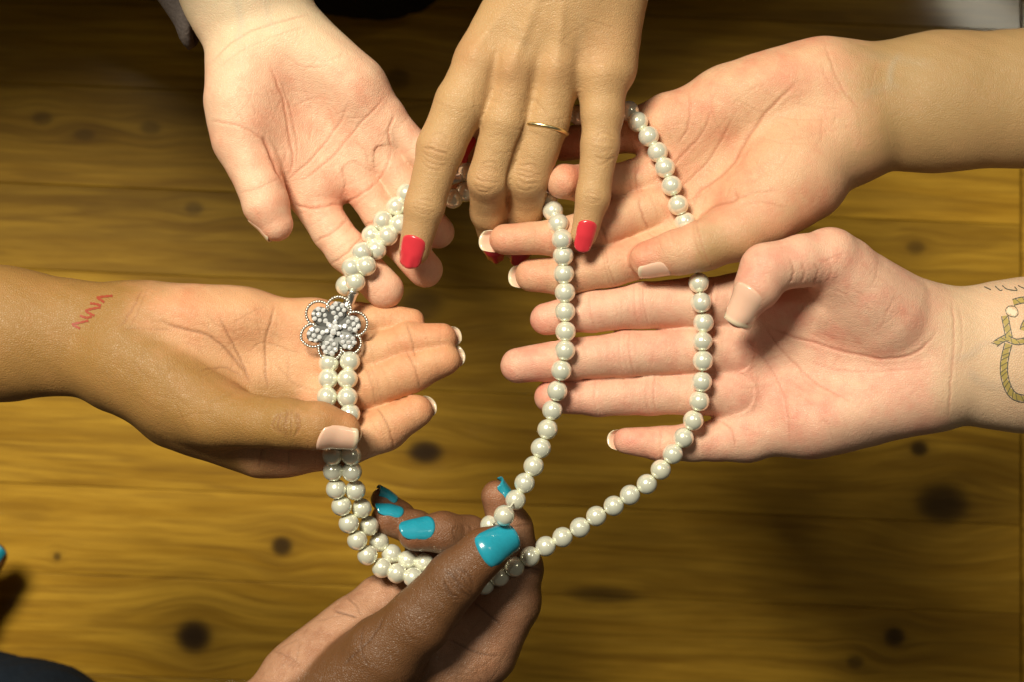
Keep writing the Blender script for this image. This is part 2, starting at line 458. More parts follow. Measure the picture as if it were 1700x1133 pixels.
def seg_dist(px, py, poly):
    best = np.full(px.shape, 1e9); tt = np.zeros(px.shape)
    L = [math.dist(poly[i], poly[i+1]) for i in range(len(poly)-1)]; tot = sum(L); s0 = 0
    for i in range(len(poly)-1):
        ax_, ay = poly[i]; bx, by = poly[i+1]; dx, dy = bx-ax_, by-ay
        h = np.clip(((px-ax_)*dx+(py-ay)*dy)/(dx*dx+dy*dy+1e-9), 0, 1)
        d = np.hypot(px-ax_-h*dx, py-ay-h*dy)
        m = d < best; best[m] = d[m]; tt[m] = ((s0+h*L[i])/tot)[m]; s0 += L[i]
    return best, tt
def smooth_poly(p, n=5):
    P = [np.array(q, float) for q in p]
    if len(P) < 3: return [tuple(q) for q in P]
    out = []
    for i in range(len(P)-1):
        p0 = P[max(i-1, 0)]; p1 = P[i]; p2 = P[i+1]; p3 = P[min(i+2, len(P)-1)]
        for k in range(n):
            t = k/n
            out.append(tuple(.5*((2*p1)+(-p0+p2)*t+(2*p0-5*p1+4*p2-p3)*t*t+(-p0+3*p1-3*p2+p3)*t**3)))
    out.append(tuple(P[-1])); return out
def px_of(j): return (j[0], j[1])
def joint_creases(pts, idxs, depth=3.0, width=2.6, extra=1, bow=.12):
    """transverse lines across a finger at its joints, in image coordinates"""
    out = []
    for i in idxs:
        a = np.array(pts[i-1][:2], float); b = np.array(pts[i][:2], float); c = np.array(pts[min(i+1, len(pts)-1)][:2], float)
        t = (c-a); L = np.linalg.norm(t); t /= max(L, 1e-6); n = np.array((-t[1], t[0])); r = pts[i][3]
        for k in range(extra):
            o = b+t*((k-(extra-1)/2)*random.uniform(5, 9)+random.uniform(-2, 2))
            sc_ = 1.0 if k == 0 else .7
            out.append(([tuple(o-n*r*1.05), tuple(o+t*r*bow), tuple(o+n*r*1.05)], depth*sc_*(.75+.5*random.random()), width))
    return out
def knuckle_wrinkles(c, t, r, n=6, span=26, depth=2.4, width=2.0):
    """short bowed wrinkles on the back of a knuckle; c centre, t finger direction"""
    t = np.array(t, float); t /= np.linalg.norm(t); nn = np.array((-t[1], t[0])); c = np.array(c, float); out = []
    for k in range(n):
        s = (k/(n-1)-.5)*2+random.uniform(-.12, .12)
        o = c+t*s*span*.5+nn*random.uniform(-3, 3)
        w = r*(.78-.25*abs(s))*random.uniform(.8, 1.1); bow = s*span*.16
        out.append(([tuple(o-nn*w+t*(-bow*.2)), tuple(o-nn*w*.4+t*(bow*.8+random.uniform(-1.5, 1.5))), tuple(o+nn*w*.35+t*(bow+random.uniform(-1.5, 1.5))), tuple(o+nn*w-t*bow*.2)], depth*random.uniform(.4, 1.15), width))
    return out

BVHS = {}
CUR = ['']
def build_hand(key, H_, mat, parent, creases=(), reds=(), palm_fn=None, veins=(), bumps=(), tip_red=.55, pads=(), fine=()):
    """mesh, subdivide, engrave creases, paint pigment attributes. creases: (group or None, polyline, depth, width)"""
    V, Q = H_.surface()
    me = bpy.data.meshes.new('tmp'); me.from_pydata(V.tolist(), [], Q.tolist()); me.update()
    o = bpy.data.objects.new('tmp', me); COL.objects.link(o)
    md = o.modifiers.new('s', 'SUBSURF'); md.levels = 1; md.render_levels = 1
    dg = bpy.context.evaluated_depsgraph_get(); dg.update()
    m2 = bpy.data.meshes.new_from_object(o.evaluated_get(dg))
    bpy.data.objects.remove(o); bpy.data.meshes.remove(me)
    nv = len(m2.vertices)
    co = np.empty(nv*3, np.float32); m2.vertices.foreach_get('co', co); co = co.reshape(-1, 3).astype(np.float64)
    nr = np.empty(nv*3, np.float32); m2.vertices.foreach_get('normal', nr) if False else m2.vertex_normals.foreach_get('vector', nr); nr = nr.reshape(-1, 3).astype(np.float64)
    names = list(H_.groups)
    D = np.stack([group_eval(co.astype(np.float32), H_.groups[g], 10 if g != 'palm' else H_.palm_k) for g in names], 1)
    gid = D.argmin(1)
    px, py = to_px(co)
    disp = np.zeros(nv); cra = np.zeros(nv); red = np.zeros(nv); vein = np.zeros(nv)
    up = np.clip(nr[:, 2]*2.2+.15, 0, 1)
    def sel(groups):
        if groups is None: return np.ones(nv, bool)
        gs = groups.split('+'); m = np.zeros(nv, bool)
        for g in gs: m |= (gid == names.index(g))
        return m
    creases = list(creases)
    for (groups, x, y, rx, ry, ang, n_) in fine:
        for _ in range(n_):
            a = random.uniform(0, 6.28); q = math.sqrt(random.random()); fx, fy = q*math.cos(a)*rx, q*math.sin(a)*ry
            ca, sa = math.cos(math.radians(ang)), math.sin(math.radians(ang))
            cx_, cy_ = x+fx*ca-fy*sa, y+fx*sa+fy*ca
            th = math.radians(ang+random.choice((0, 0, 35, -35, 80))+random.gauss(0, 14)); l_ = random.uniform(10, 34)
            bw = random.uniform(-.16, .16)*l_
            creases.append((groups, [(cx_-l_*math.cos(th), cy_-l_*math.sin(th)), (cx_-bw*math.sin(th), cy_+bw*math.cos(th)), (cx_+l_*math.cos(th), cy_+l_*math.sin(th))], random.uniform(.35, 1.0), 1.9))
    for fgr in pads:
        for i in range(1, len(fgr)):
            a_, b_ = fgr[i-1], fgr[i]; dx, dy = b_[0]-a_[0], b_[1]-a_[1]; ln = math.hypot(dx, dy)
            if ln < 1: continue
            for _ in range(5):
                t_ = random.random(); cx_, cy_ = a_[0]+dx*t_, a_[1]+dy*t_; r_ = b_[3]*random.uniform(.3, .9); o_ = random.uniform(-.5, .5)*b_[3]
                nx_, ny_ = -dy/ln, dx/ln; cx_ += nx_*o_; cy_ += ny_*o_; sk = random.uniform(-.25, .25)
                creases.append((None, [(cx_-nx_*r_+dx/ln*sk*r_, cy_-ny_*r_+dy/ln*sk*r_), (cx_, cy_), (cx_+nx_*r_-dx/ln*sk*r_, cy_+ny_*r_-dy/ln*sk*r_)], random.uniform(.3, .8), 1.8))
    for (groups, poly, depth, width) in creases:
        poly = smooth_poly(poly)
        wide = width > 6
        if not wide:
            depth = depth*.46; width = max(1.7, width*.66)
            poly = [(q[0]+.9*math.sin(i*1.9+q[1]), q[1]+.9*math.cos(i*2.3+q[0])) for i, q in enumerate(poly)]
        xs = [p[0] for p in poly]; ys = [p[1] for p in poly]; mrg = width*5+4
        m = (px > min(xs)-mrg) & (px < max(xs)+mrg) & (py > min(ys)-mrg) & (py < max(ys)+mrg) & (nr[:, 2] > -.1)
        if groups:
            # allow a soft transition: within 10 units of the wanted group's surface
            dmin = np.min(np.stack([D[:, names.index(g)] for g in groups.split('+')], 1), axis=1)
            m &= dmin < 12
        ii = np.nonzero(m)[0]
        if not len(ii): continue
        d, t = seg_dist(px[ii], py[ii], poly)
        tap = np.clip(np.minimum(t, 1-t)*6, 0, 1)**.7
        g = np.exp(-(d/width)**2)
        lip = np.exp(-((d-width*2.4)/(width*1.8))**2)*.14
        disp[ii] += (-depth*g+depth*lip)*tap*up[ii]
        if not wide: cra[ii] = np.maximum(cra[ii], np.exp(-(d/(width*.85))**2)*tap*min(1, depth/1.5)*up[ii])
    CUR[0] = key
    pb = []
    for fgr in pads:
        for i in range(1, len(fgr)):
            a, b = fgr[i-1], fgr[i]; ln = math.dist(a[:2], b[:2]); last = i == len(fgr)-1
            q = .62 if last else .5
            pb.append((None, a[0]+(b[0]-a[0])*q, a[1]+(b[1]-a[1])*q, ln*.36, (a[3]+b[3])*.42, math.degrees(math.atan2(b[1]-a[1], b[0]-a[0])), 3.2))
    for (groups, x, y, rx, ry, ang, amp) in list(bumps)+pb:
        ca, sa = math.cos(math.radians(ang)), math.sin(math.radians(ang))
        dx = (px-x)*ca+(py-y)*sa; dy = -(px-x)*sa+(py-y)*ca
        w = amp*np.exp(-(dx/rx)**2-(dy/ry)**2)*up*sel(groups)
        disp += w
    # pigment: fingertips and knuckles are redder
    for g, pr in H_.groups.items():
        if g == 'palm': continue
        tip = pr[-1][1]
        d = np.linalg.norm(co-tip, axis=1)
        red = np.maximum(red, tip_red*np.exp(-(d/55)**2)*(sel(g)))
    for (groups, x, y, rx, ry, amp) in reds:
        red = np.maximum(red, amp*np.exp(-((px-x)/rx)**2-((py-y)/ry)**2)*sel(groups))
    for (poly, wd, amp) in veins:
        d, t = seg_dist(px, py, smooth_poly(poly))
        vein = np.maximum(vein, amp*np.exp(-(d/wd)**2)*np.clip(np.minimum(t, 1-t)*5, 0, 1)*(nr[:, 2] > 0))
        disp += .8*amp*np.exp(-(d/(wd*1.2))**2)*up*np.clip(np.minimum(t, 1-t)*5, 0, 1)
    pal = palm_fn(px, py, co, nr, gid, names) if palm_fn is not None else np.ones(nv)*.6
    ne = len(m2.edges); ed = np.empty(ne*2, np.int32); m2.edges.foreach_get('vertices', ed); ed = ed.reshape(-1, 2)
    deg = np.bincount(ed.ravel(), minlength=nv).astype(float)
    def blur(a, it):
        for _ in range(it):
            acc = np.bincount(ed[:, 0], weights=a[ed[:, 1]], minlength=nv)+np.bincount(ed[:, 1], weights=a[ed[:, 0]], minlength=nv)
            a = .5*a+.5*acc/np.maximum(deg, 1)
        return a
    pal = blur(np.asarray(pal, float), 70); red = blur(red, 40)
    # broad irregularity so that no limb is a perfect cone
    irr = .6*np.sin(co[:, 0]*.041+co[:, 2]*.05+1.3)*np.sin(co[:, 1]*.047+.4)+.35*np.sin(co[:, 0]*.11+co[:, 1]*.07)*np.sin(co[:, 1]*.093-co[:, 2]*.08)
    co = co+nr*(disp+irr)[:, None]
    org = origin_of(parent)
    m2.vertices.foreach_set('co', (((co-org)*U).astype(np.float32)).ravel())
    for k, a in (('crease', cra), ('red', red), ('vein', vein), ('palm', pal)):
        at = m2.attributes.new(k, 'FLOAT', 'POINT'); at.data.foreach_set('value', a.astype(np.float32))
    m2.polygons.foreach_set('use_smooth', [True]*len(m2.polygons))
    m2.materials.clear(); m2.materials.append(mat); m2.name = 'hand'; m2.update()
    ho = bpy.data.objects.new('hand', m2); COL.objects.link(ho); ho.parent = parent
    polys = np.empty(len(m2.loops), np.int32); m2.loops.foreach_get('vertex_index', polys)
    BVHS[key] = BVHTree.FromPolygons(co.tolist(), polys.reshape(-1, 4).tolist())
    return ho
def top_z(keys, x, y):
    best = -1e9
    for k in keys:
        h = BVHS[k].ray_cast(Vector((x, y, 900)), Vector((0, 0, -1)))
        if h[0] is not None: best = max(best, h[0].z)
    return best
def surf_pt(key, px, py):
    """first point of a hand met along the sight line through a place in the photograph"""
    o = Vector((0, 0, H)); d = (Vector(W(px, py, 0).tolist())-o).normalized()
    h = BVHS[key].ray_cast(o, d)
    return (np.array(h[0]), np.array(h[1])) if h[0] is not None else (None, None)

def nail(parent, finger, n, half_w, length, mat, ext=.55, lift=1.2, round_tip=.45, round_base=.5, arc=58, shift=0.0, droop=.10, rscale=1.0):
    """finger = list of (px,py,z,r); n = direction the nail faces"""
    T = W(*finger[-1][:3]); P0 = W(*finger[-2][:3]); r = finger[-1][3]*(1-finger[-1][2]/H)*rscale
    r0 = finger[-2][3]*(1-finger[-2][2]/H)*rscale
    u = T-P0; Lp = np.linalg.norm(u); u /= Lp
    n = np.array(n, float); n -= u*(n @ u); n /= np.linalg.norm(n); s = np.cross(u, n)
    am = math.radians(arc); rw = half_w/math.sin(am)
    nx, ny = 13, 14; vs = []; fr = []
    end = r*ext+0.0
    bv = BVHS[CUR[0]]
    for i in range(nx):
        x = -1+2*i/(nx-1); q = 1-math.sqrt(max(0, 1-(x*.985)**2)); hist = []
        a = end-length+round_base*half_w*q; b = end-round_tip*half_w*q
        for j in range(ny):
            t = j/(ny-1); sp = a+(b-a)*t
            ph = am*x
            rr = r+(r0-r)*np.clip(-sp/Lp, 0, 1)
            up_ = rr+lift-rw*(1-math.cos(ph)) - droop*length*max(0, (sp-(end-length))/length)**2*1.0 - (2.2*max(0, 1-t*5))
            base = T+u*sp+s*(rw*math.sin(ph)*(1.04-.13*t)+shift)
            lim = r*.42
            hit = bv.ray_cast(Vector((base+n*90).tolist()), Vector((-n).tolist()), 120) if sp <= lim else (None,)
            if hit[0] is not None:
                hh = float((np.array(hit[0])-T) @ n)
                if abs(hh-(r+0)) < r*.9:
                    e_ = min(1, t*6); e2 = max(0, abs(x)-.8)*5
                    up_ = hh+max(lift, .8)*(.25+.75*e_)+.6-1.3*e2
                    hist.append((sp, up_))
            elif len(hist) >= 2:
                (sa, ua), (sb, ub) = hist[max(0, len(hist)-3)], hist[-1]
                sl = np.clip((ub-ua)/max(sb-sa, 1e-3), -.38, .05)
                up_ = ub+sl*(sp-sb)-droop*.5*(sp-sb)**2/length
            p = base+n*up_
            vs.append(p); fr.append(np.clip(t, 0, 1) - .12*(1-q))
    top = len(vs)
    fs = []
    for i in range(nx-1):
        for j in range(ny-1):
            fs.append([i*ny+j, (i+1)*ny+j, (i+1)*ny+j+1, i*ny+j+1])
    # thickness
    for k in range(top): vs.append(vs[k]-n*1.6); fr.append(fr[k])
    fs += [[q+top for q in f[::-1]] for f in fs[:]]
    bd = [i*ny for i in range(nx)]+[(nx-1)*ny+j for j in range(1, ny)]+[i*ny+ny-1 for i in range(nx-2, -1, -1)]+[j for j in range(ny-2, 0, -1)]
    for k in range(len(bd)):
        a, b = bd[k], bd[(k+1) % len(bd)]
        fs.append([a, a+top, b+top, b])
    o = mesh_obj('fingernail', vs, fs, mat, parent, attrs={'free': fr})
    return o

def ribbon(parent, key, name, pts, width, mat, lift=.9):
    """ink line lying on the skin"""
    pts = smooth_poly(pts, 6); P = [np.array(p) for p in pts]; vs = []; fs = []
    for i, p in enumerate(P):
        t = P[min(i+1, len(P)-1)]-P[max(i-1, 0)]; t /= np.linalg.norm(t)+1e-9; n = np.array((-t[1], t[0]))
        w = width*(.75+.35*math.sin(i*1.7)*.5)
        for sgn in (-1, 0, 1):
            q, nm = surf_pt(key, *(p+n*w*.5*sgn))
            if q is None: q, nm = surf_pt(key, *p)
            if q is None: q, nm = vs[-1] if vs else W(p[0], p[1], 0), np.array((0, 0, 0))
            vs.append(q+nm*lift)
    for i in range(len(P)-1):
        for k in (0, 1): fs.append([i*3+k, i*3+k+1, (i+1)*3+k+1, (i+1)*3+k])
    return mesh_obj(name, vs, fs, mat, parent)

# ================================================================ the six people
def merge(*ls):
    out = []
    for l in ls: out += l
    return out
def tagc(g, lst): return [(g, p, d, w) for (p, d, w) in lst]

# ---------------------------------------------------------------- A: fair open palm, upper left
pA = thing('person', 'person with fair open palm and dark grey knit cuff, reaching in from the upper left', 'person', W(420, -60, -40))
A_thumb = [(402, 175, -10, 58), (402, 235, 5, 46), (432, 308, 22, 38), (442, 340, 26, 37), (458, 372, 24, 29)]
A_idx = [(514, 320, -46, 38), (551, 384, -38, 33), (577, 416, -30, 33.5), (638, 481, -24, 32)]
A_mid = [(584, 284, -50, 35), (632, 355, -48, 30), (658, 393, -40, 31), (706, 448, -30, 29.5)]
A_rng = [(628, 248, -50, 32), (668, 309, -55, 28.5), (695, 348, -50, 29), (726, 384, -44, 28.5)]
A_pky = [(645, 200, -46, 30), (690, 245, -50, 26), (722, 280, -52, 24), (745, 308, -50, 22)]
HA = Hand([prim((270, -260, -70, 106), (414, 0, -45, 94), .78), prim((414, 0, -45, 94), (432, 70, -45, 78), .75),
           prim((440, 90, -45, 62), (520, 315, -50, 44)), prim((450, 85, -48, 62), (580, 285, -62, 42)),
           prim((460, 80, -48, 62), (620, 245, -60, 40)), prim((475, 70, -42, 55), (632, 195, -48, 38)),
           prim((500, 80, -38, 56), (585, 145, -36, 52)), prim((410, 120, -20, 62), (405, 205, -2, 52)), prim((420, 160, -25, 60), (460, 250, -40, 50))],
          {'thumb': A_thumb, 'index': A_idx, 'middle': A_mid, 'ring': A_rng, 'pinky': A_pky}, palm_k=36, fk={'thumb': 34, 'index': 12, 'middle': 12, 'ring': 12, 'pinky': 14})
HA.fk['thumb'] = 22
crA = merge(tagc('index', joint_creases(A_idx, [1, 2], 3, 2.6)), tagc('middle', joint_creases(A_mid, [1, 2], 2.6, 2.4)),
            tagc('thumb', joint_creases(A_thumb, [2], 1.6, 2.4)),
            [('palm+index', [(488, 338), (520, 346), (552, 340), (572, 340)], 3.4, 3), ('palm+middle', [(572, 338), (600, 322), (626, 303)], 3.2, 3),
             ('palm+ring', [(624, 304), (640, 280), (650, 250)], 2.4, 2.6), ('palm+pinky', [(652, 248), (644, 220), (655, 190)], 3.4, 3),
             ('palm+thumb', [(352, 200), (385, 206), (412, 216), (440, 236)], 2.6, 3), ('palm+thumb', [(436, 226), (447, 250), (460, 280), (473, 306)], 9, 5),  # last fold: engraved, and its shadow under the thumb painted as crease colour
             ('palm', [(448, 110), (474, 170), (482, 225), (486, 270), (474, 300)], 3.2, 3.2), ('palm', [(466, 130), (488, 190), (494, 240), (490, 285)], 1.6, 2.4),
             ('palm', [(474, 302), (520, 262), (560, 210), (578, 170)], 2.4, 2.8), ('palm', [(500, 300), (550, 262), (590, 215), (640, 160)], 2.6, 2.8),
             ('palm', [(566, 330), (574, 295), (560, 262)], 1.6, 2.6), ('palm', [(612, 275), (606, 250), (590, 235)], 1.6, 2.6),
             ('palm', [(472, 90), (500, 110), (545, 110)], 1.2, 2), ('palm', [(480, 180), (520, 165), (560, 170)], 1.0, 2), ('palm', [(500, 140), (520, 190), (515, 240)], 1.1, 2),
             ('palm', [(352, 104), (392, 66), (440, 44), (515, 24)], 2.0, 3), ('palm', [(358, 120), (400, 86), (450, 62), (520, 40)], 1.0, 2.4)])
build_hand('A', HA, SK_A, pA, crA, fine=[('palm', 520, 190, 80, 110, 55, 46), ('palm+thumb', 405, 180, 45, 60, 80, 14)], pads=(A_idx, A_mid, A_rng, A_pky), reds=[(None, 560, 230, 90, 80, .30), (None, 470, 290, 40, 50, .45), (None, 440, 235, 30, 30, .5), (None, 585, 325, 70, 30, .4), ('thumb', 470, 370, 30, 40, .45)],
           palm_fn=lambda px, py, co, nr, gid, nm: np.clip((py-20)/120, 0, 1)*.9+.05, veins=[([(390, -10), (400, 40), (392, 80)], 7, .6), ([(440, -10), (446, 30), (470, 60)], 6, .4)],
           bumps=[(None, 385, 165, 45, 70, -10, 8), (None, 560, 115, 60, 40, 40, 7), ('palm', 515, 190, 45, 80, -10, -13), ('palm', 545, 290, 40, 26, -25, 5), ('palm', 610, 240, 26, 30, 0, 5)])
nail(pA, A_thumb, (-.85, -.25, -.35), 24, 50, N_NAT, ext=.75, arc=50)
for f_, w_ in ((A_idx, 24), (A_mid, 22), (A_rng, 21), (A_pky, 17)): nail(pA, f_, (-.2, -.2, -1), w_, 46, N_NAT, ext=.7)

# ---------------------------------------------------------------- B: red nails, seen from the back
pB = thing('person', 'person with red painted nails and gold ring, back of the hand towards the viewer', 'person', W(960, -150, 80))
B_idx = [(800, 110, 66, 47), (765, 172, 74, 43), (731, 245, 76, 38.5), (705, 342, 70, 32), (688, 415, 54, 26)]
B_mid = [(862, 110, 74, 42), (838, 200, 74, 36.5), (810, 298, 54, 33), (811, 352, -8, 29), (822, 405, -72, 24)]
B_rng = [(925, 115, 74, 42), (908, 200, 66, 37), (877, 294, 40, 35.5), (874, 345, -10, 30), (862, 412, -82, 24)]
B_pky = [(1000, 130, 66, 42), (1000, 185, 68, 35), (996, 243, 70, 31), (984, 326, 66, 27.5), (970, 388, 56, 22.5)]
B_thb = [(880, 80, 0, 48), (850, 160, -38, 36), (815, 220, -40, 29), (783, 262, -26, 24)]
HB = Hand([prim((1050, -420, 80, 112), (985, -170, 78, 102), .72), prim((985, -170, 78, 100), (955, -60, 72, 108), .6),
           prim((915, -60, 70, 66), (803, 96, 62, 42), .9), prim((935, -60, 74, 66), (866, 96, 72, 40)), prim((965, -60, 74, 66), (930, 102, 72, 40)),
           prim((995, -60, 66, 62), (1005, 110, 62, 40), .9), prim((935, -20, 40, 62), (880, 80, 20, 50)), prim((1024, -20, 52, 44), (1006, 105, 52, 40))],
          {'index': B_idx, 'middle': B_mid, 'ring': B_rng, 'pinky': B_pky, 'thumb': B_thb}, palm_k=34, fk={'thumb': 20}, uk=8.0)
crB = merge(tagc('index', knuckle_wrinkles((724, 250), (-35, 110), 36, 8, 44, 2.0)), tagc('index', knuckle_wrinkles((703, 343), (-20, 80), 30, 4, 16, 1.6)),
            tagc('middle', knuckle_wrinkles((808, 292), (-20, 110), 32, 7, 40, 2.0)), tagc('ring', knuckle_wrinkles((876, 288), (-20, 110), 33, 7, 40, 2.0)),
            tagc('pinky', knuckle_wrinkles((1003, 242), (-6, 100), 29, 8, 42, 1.6)), tagc('pinky', knuckle_wrinkles((983, 326), (-12, 80), 26, 4, 16, 1.6)),
            [('middle+ring', [(878, 190), (859, 240), (843, 292), (841, 345)], 4, 3.4)])  # groove between touching fingers, its shade put into the crease colour
def palmB(px, py, co, nr, gid, nm): return np.clip(-nr[:, 2]*1.2+.1, 0, 1)
build_hand('B', HB, SK_B, pB, crB, fine=[('palm', 920, 60, 120, 60, 10, 26), (None, 850, 200, 120, 60, 10, 26)], reds=[(None, 845, 118, 38, 34, .35), (None, 775, 85, 24, 30, .35), (None, 920, 120, 30, 30, .2), (None, 1000, 80, 40, 40, .25), (None, 724, 250, 24, 24, .25), (None, 808, 300, 24, 24, .25), (None, 876, 296, 24, 24, .25)],
           palm_fn=palmB, tip_red=.25,
           bumps=[(None, 846, 108, 24, 30, 0, 9), (None, 790, 88, 24, 32, 0, 6), (None, 922, 112, 22, 28, 0, 5), (None, 1000, 122, 22, 26, 0, 4),
                  (None, 872, 50, 10, 60, 20, 4), (None, 930, 50, 9, 60, 5, 3), (None, 892, 120, 12, 50, 12, -5), (None, 960, 110, 12, 50, 0, -4), (None, 822, 105, 9, 40, 15, -4), (None, 812, 50, 9, 60, 35, 3)],
           veins=[([(840, 20), (870, 70), (880, 110)], 7, .25), ([(960, 0), (965, 60), (950, 110)], 7, .2)])
nail(pB, B_idx, (-.20, -.35, 1), 20, 56, N_RED, ext=1.1, lift=.8, round_tip=.75, round_base=.8, arc=55, shift=1.0, droop=.2)
nail(pB, B_pky, (.05, -.3, 1), 16, 54, N_RED, ext=1.3, lift=.6, round_tip=.9, round_base=.8, arc=52, droop=.16)
nail(pB, B_mid, (.0, -1, -.1), 17, 46, N_RED, ext=1.15, round_tip=.9, lift=.8, arc=52)
nail(pB, B_rng, (.0, -1, -.1), 17, 46, N_RED, ext=1.15, round_tip=.9, lift=.8, arc=52)
nail(pB, B_thb, (-.75, .45, .55), 17, 50, N_RED, ext=1.0, lift=.8, arc=52)

# ---------------------------------------------------------------- C: upper right
pC = thing('person', 'person with light tan palm and long white-tipped nails, reaching in from upper right', 'person', W(1560, 165, -40))
C_pky = [(1110, 205, -40, 44), (1055, 215, -48, 36), (1000, 228, -50, 32), (935, 240, -45, 27)]
C_rng = [(1110, 280, -40, 38), (1060, 296, -38, 32), (1015, 303, -22, 29), (965, 304, 4, 29), (934, 301, 40, 29)]
C_mid = [(1120, 335, -36, 40), (1065, 352, -20, 35), (1000, 375, -2, 33), (920, 394, 12, 29), (838, 397, 16, 25.5)]
C_idx = [(1135, 395, -30, 42), (1085, 420, -14, 37), (1012, 441, -4, 35), (940, 457, -6, 32), (882, 457, -8, 27.5)]
C_thb = [(1330, 300, 0, 72), (1272, 352, 22, 56), (1225, 385, 38, 47), (1165, 408, 48, 41), (1128, 418, 46, 37), (1076, 430, 34, 31)]
HC = Hand([prim((1900, 155, -55, 122), (1560, 168, -48, 106), .78), prim((1560, 168, -48, 106), (1440, 178, -42, 104), .75),
           prim((1400, 220, -40, 70), (1135, 390, -36, 44)), prim((1390, 190, -46, 70), (1122, 332, -46, 42)),
           prim((1385, 165, -46, 68), (1112, 275, -48, 42)), prim((1385, 140, -38, 64), (1118, 205, -40, 50)),
           prim((1350, 132, -32, 62), (1210, 168, -34, 56)), prim((1400, 230, -28, 72), (1300, 290, -6, 70)), prim((1320, 270, -15, 64), (1250, 330, 5, 56))],
          {'thumb': C_thb, 'index': C_idx, 'middle': C_mid, 'ring': C_rng, 'pinky': C_pky}, palm_k=36, fk={'thumb': 34})
crC = merge(tagc('index', joint_creases(C_idx, [2], 2.6, 2.4, 2)), tagc('middle', joint_creases(C_mid, [2, 3], 2.4, 2.4)), tagc('ring', joint_creases(C_rng, [1, 2], 2.6, 2.4)),
            tagc('index', joint_creases(C_idx, [3], 2.0, 2.2)), tagc('thumb', joint_creases(C_thb, [3], 2.0, 2.6, 2)),
            [('palm+ring', [(1060, 322), (1056, 296), (1062, 266)], 3.2, 3), ('palm+middle', [(1078, 384), (1066, 356), (1060, 326)], 3.2, 3), ('palm+index', [(1074, 386), (1098, 400), (1104, 420)], 2, 2.6),
             ('palm+pinky', [(1142, 150), (1146, 182), (1140, 215), (1125, 240)], 2.6, 2.8), ('palm', [(1072, 300), (1100, 290), (1140, 250), (1170, 215), (1180, 180)], 2.6, 3),
             ('palm', [(1100, 330), (1140, 300), (1180, 260), (1220, 190)], 2.6, 3), ('palm', [(1150, 355), (1158, 320), (1200, 280), (1270, 190), (1330, 130)], 3.6, 4),
             ('palm+thumb', [(1150, 372), (1180, 345), (1222, 330), (1216, 312)], 3.8, 4), ('palm+thumb', [(1222, 332), (1250, 320), (1290, 316)], 2.2, 3), ('palm+thumb', [(1226, 340), (1262, 336), (1310, 345)], 1.5, 2.6),
             ('palm', [(1120, 345), (1150, 330), (1180, 310)], 1.4, 2.4), ('palm', [(1118, 290), (1140, 320), (1150, 350)], 1.6, 2.6), ('palm', [(1190, 150), (1180, 180), (1200, 230)], 1.2, 2.4),
             ('palm', [(1369, 72), (1380, 105), (1400, 150), (1432, 185)], 2.4, 3), ('palm', [(1362, 100), (1372, 130), (1400, 165)], 1.4, 2.6), ('palm', [(1310, 168), (1360, 178), (1400, 180)], 1.2, 2.2),
             ('palm', [(1280, 190), (1330, 200), (1380, 196)], 1.0, 2.2), ('palm', [(1255, 225), (1300, 240), (1340, 240)], .9, 2)])
build_hand('C', HC, SK_C, pC, crC, fine=[('palm', 1230, 230, 130, 80, -30, 50), ('palm', 1420, 180, 70, 80, 80, 16)], pads=(C_idx, C_mid, C_rng, C_pky), reds=[(None, 1130, 170, 60, 40, .4), (None, 1290, 110, 70, 40, .35), (None, 1090, 260, 50, 60, .3), (None, 1190, 330, 50, 25, .5), ('middle', 850, 400, 60, 40, .5), (None, 1000, 228, 80, 40, .55)],
           palm_fn=lambda px, py, co, nr, gid, nm: np.clip((1480-px)/130, 0, 1)*np.clip(1.25-(py-300)/120*(px > 1150), 0.12, 1), veins=[([(1500, 85), (1480, 110), (1478, 150)], 6, .9), ([(1420, 90), (1470, 95), (1560, 110)], 9, .4), ([(1430, 170), (1450, 150), (1500, 140)], 8, .4)],
           bumps=[(None, 1280, 115, 80, 36, -15, 7), ('palm', 1185, 270, 80, 36, -38, -13), (None, 1320, 265, 70, 50, 40, 8), ('palm', 1105, 300, 22, 60, 0, 4)])
nail(pC, C_thb, (.15, -.95, .62), 22, 52, N_NAT, ext=.62, arc=50, lift=.8)
nail(pC, C_rng, (-1, .1, -.35), 23, 52, N_NAT, ext=1.15, arc=58, round_tip=.8)
nail(pC, C_mid, (-.2, -.15, -1), 20, 64, N_NAT, ext=1.68, arc=62, round_tip=1.0)
nail(pC, C_idx, (-.2, -.1, -1), 21, 64, N_NAT, ext=1.42, arc=62, round_tip=1.0)
nail(pC, C_pky, (-.1, .2, -1), 18, 46, N_NAT, ext=1.2)

# ---------------------------------------------------------------- D: tattooed wrist, right
pD = thing('person', 'person with pale pink open palm and a yellow rope tattoo on the wrist', 'person', W(1640, 590, -40))
D_idx = [(1225, 500, -34, 44), (1150, 502, -22, 41), (1066, 506, -14, 37), (985, 516, -10, 33.5), (907, 529, -12, 27)]
D_mid = [(1215, 580, -36, 44), (1145, 582, -24, 39), (1040, 588, -16, 37), (948, 596, -12, 34), (860, 608, -14, 29.5)]
D_rng = [(1220, 652, -38, 40), (1150, 654, -34, 36), (1080, 656, -30, 33.5), (992, 661, -26, 30.5), (914, 660, -26, 27)]
D_pky = [(1240, 728, -40, 38), (1190, 733, -40, 33), (1150, 735, -40, 31), (1098, 738, -36, 28), (1040, 733, -32, 22.5)]
D_thb = [(1465, 520, 0, 74), (1400, 450, 45, 56), (1378, 428, 66, 49), (1330, 432, 84, 42), (1272, 446, 98, 42), (1258, 475, 102, 38), (1230, 520, 96, 25)]
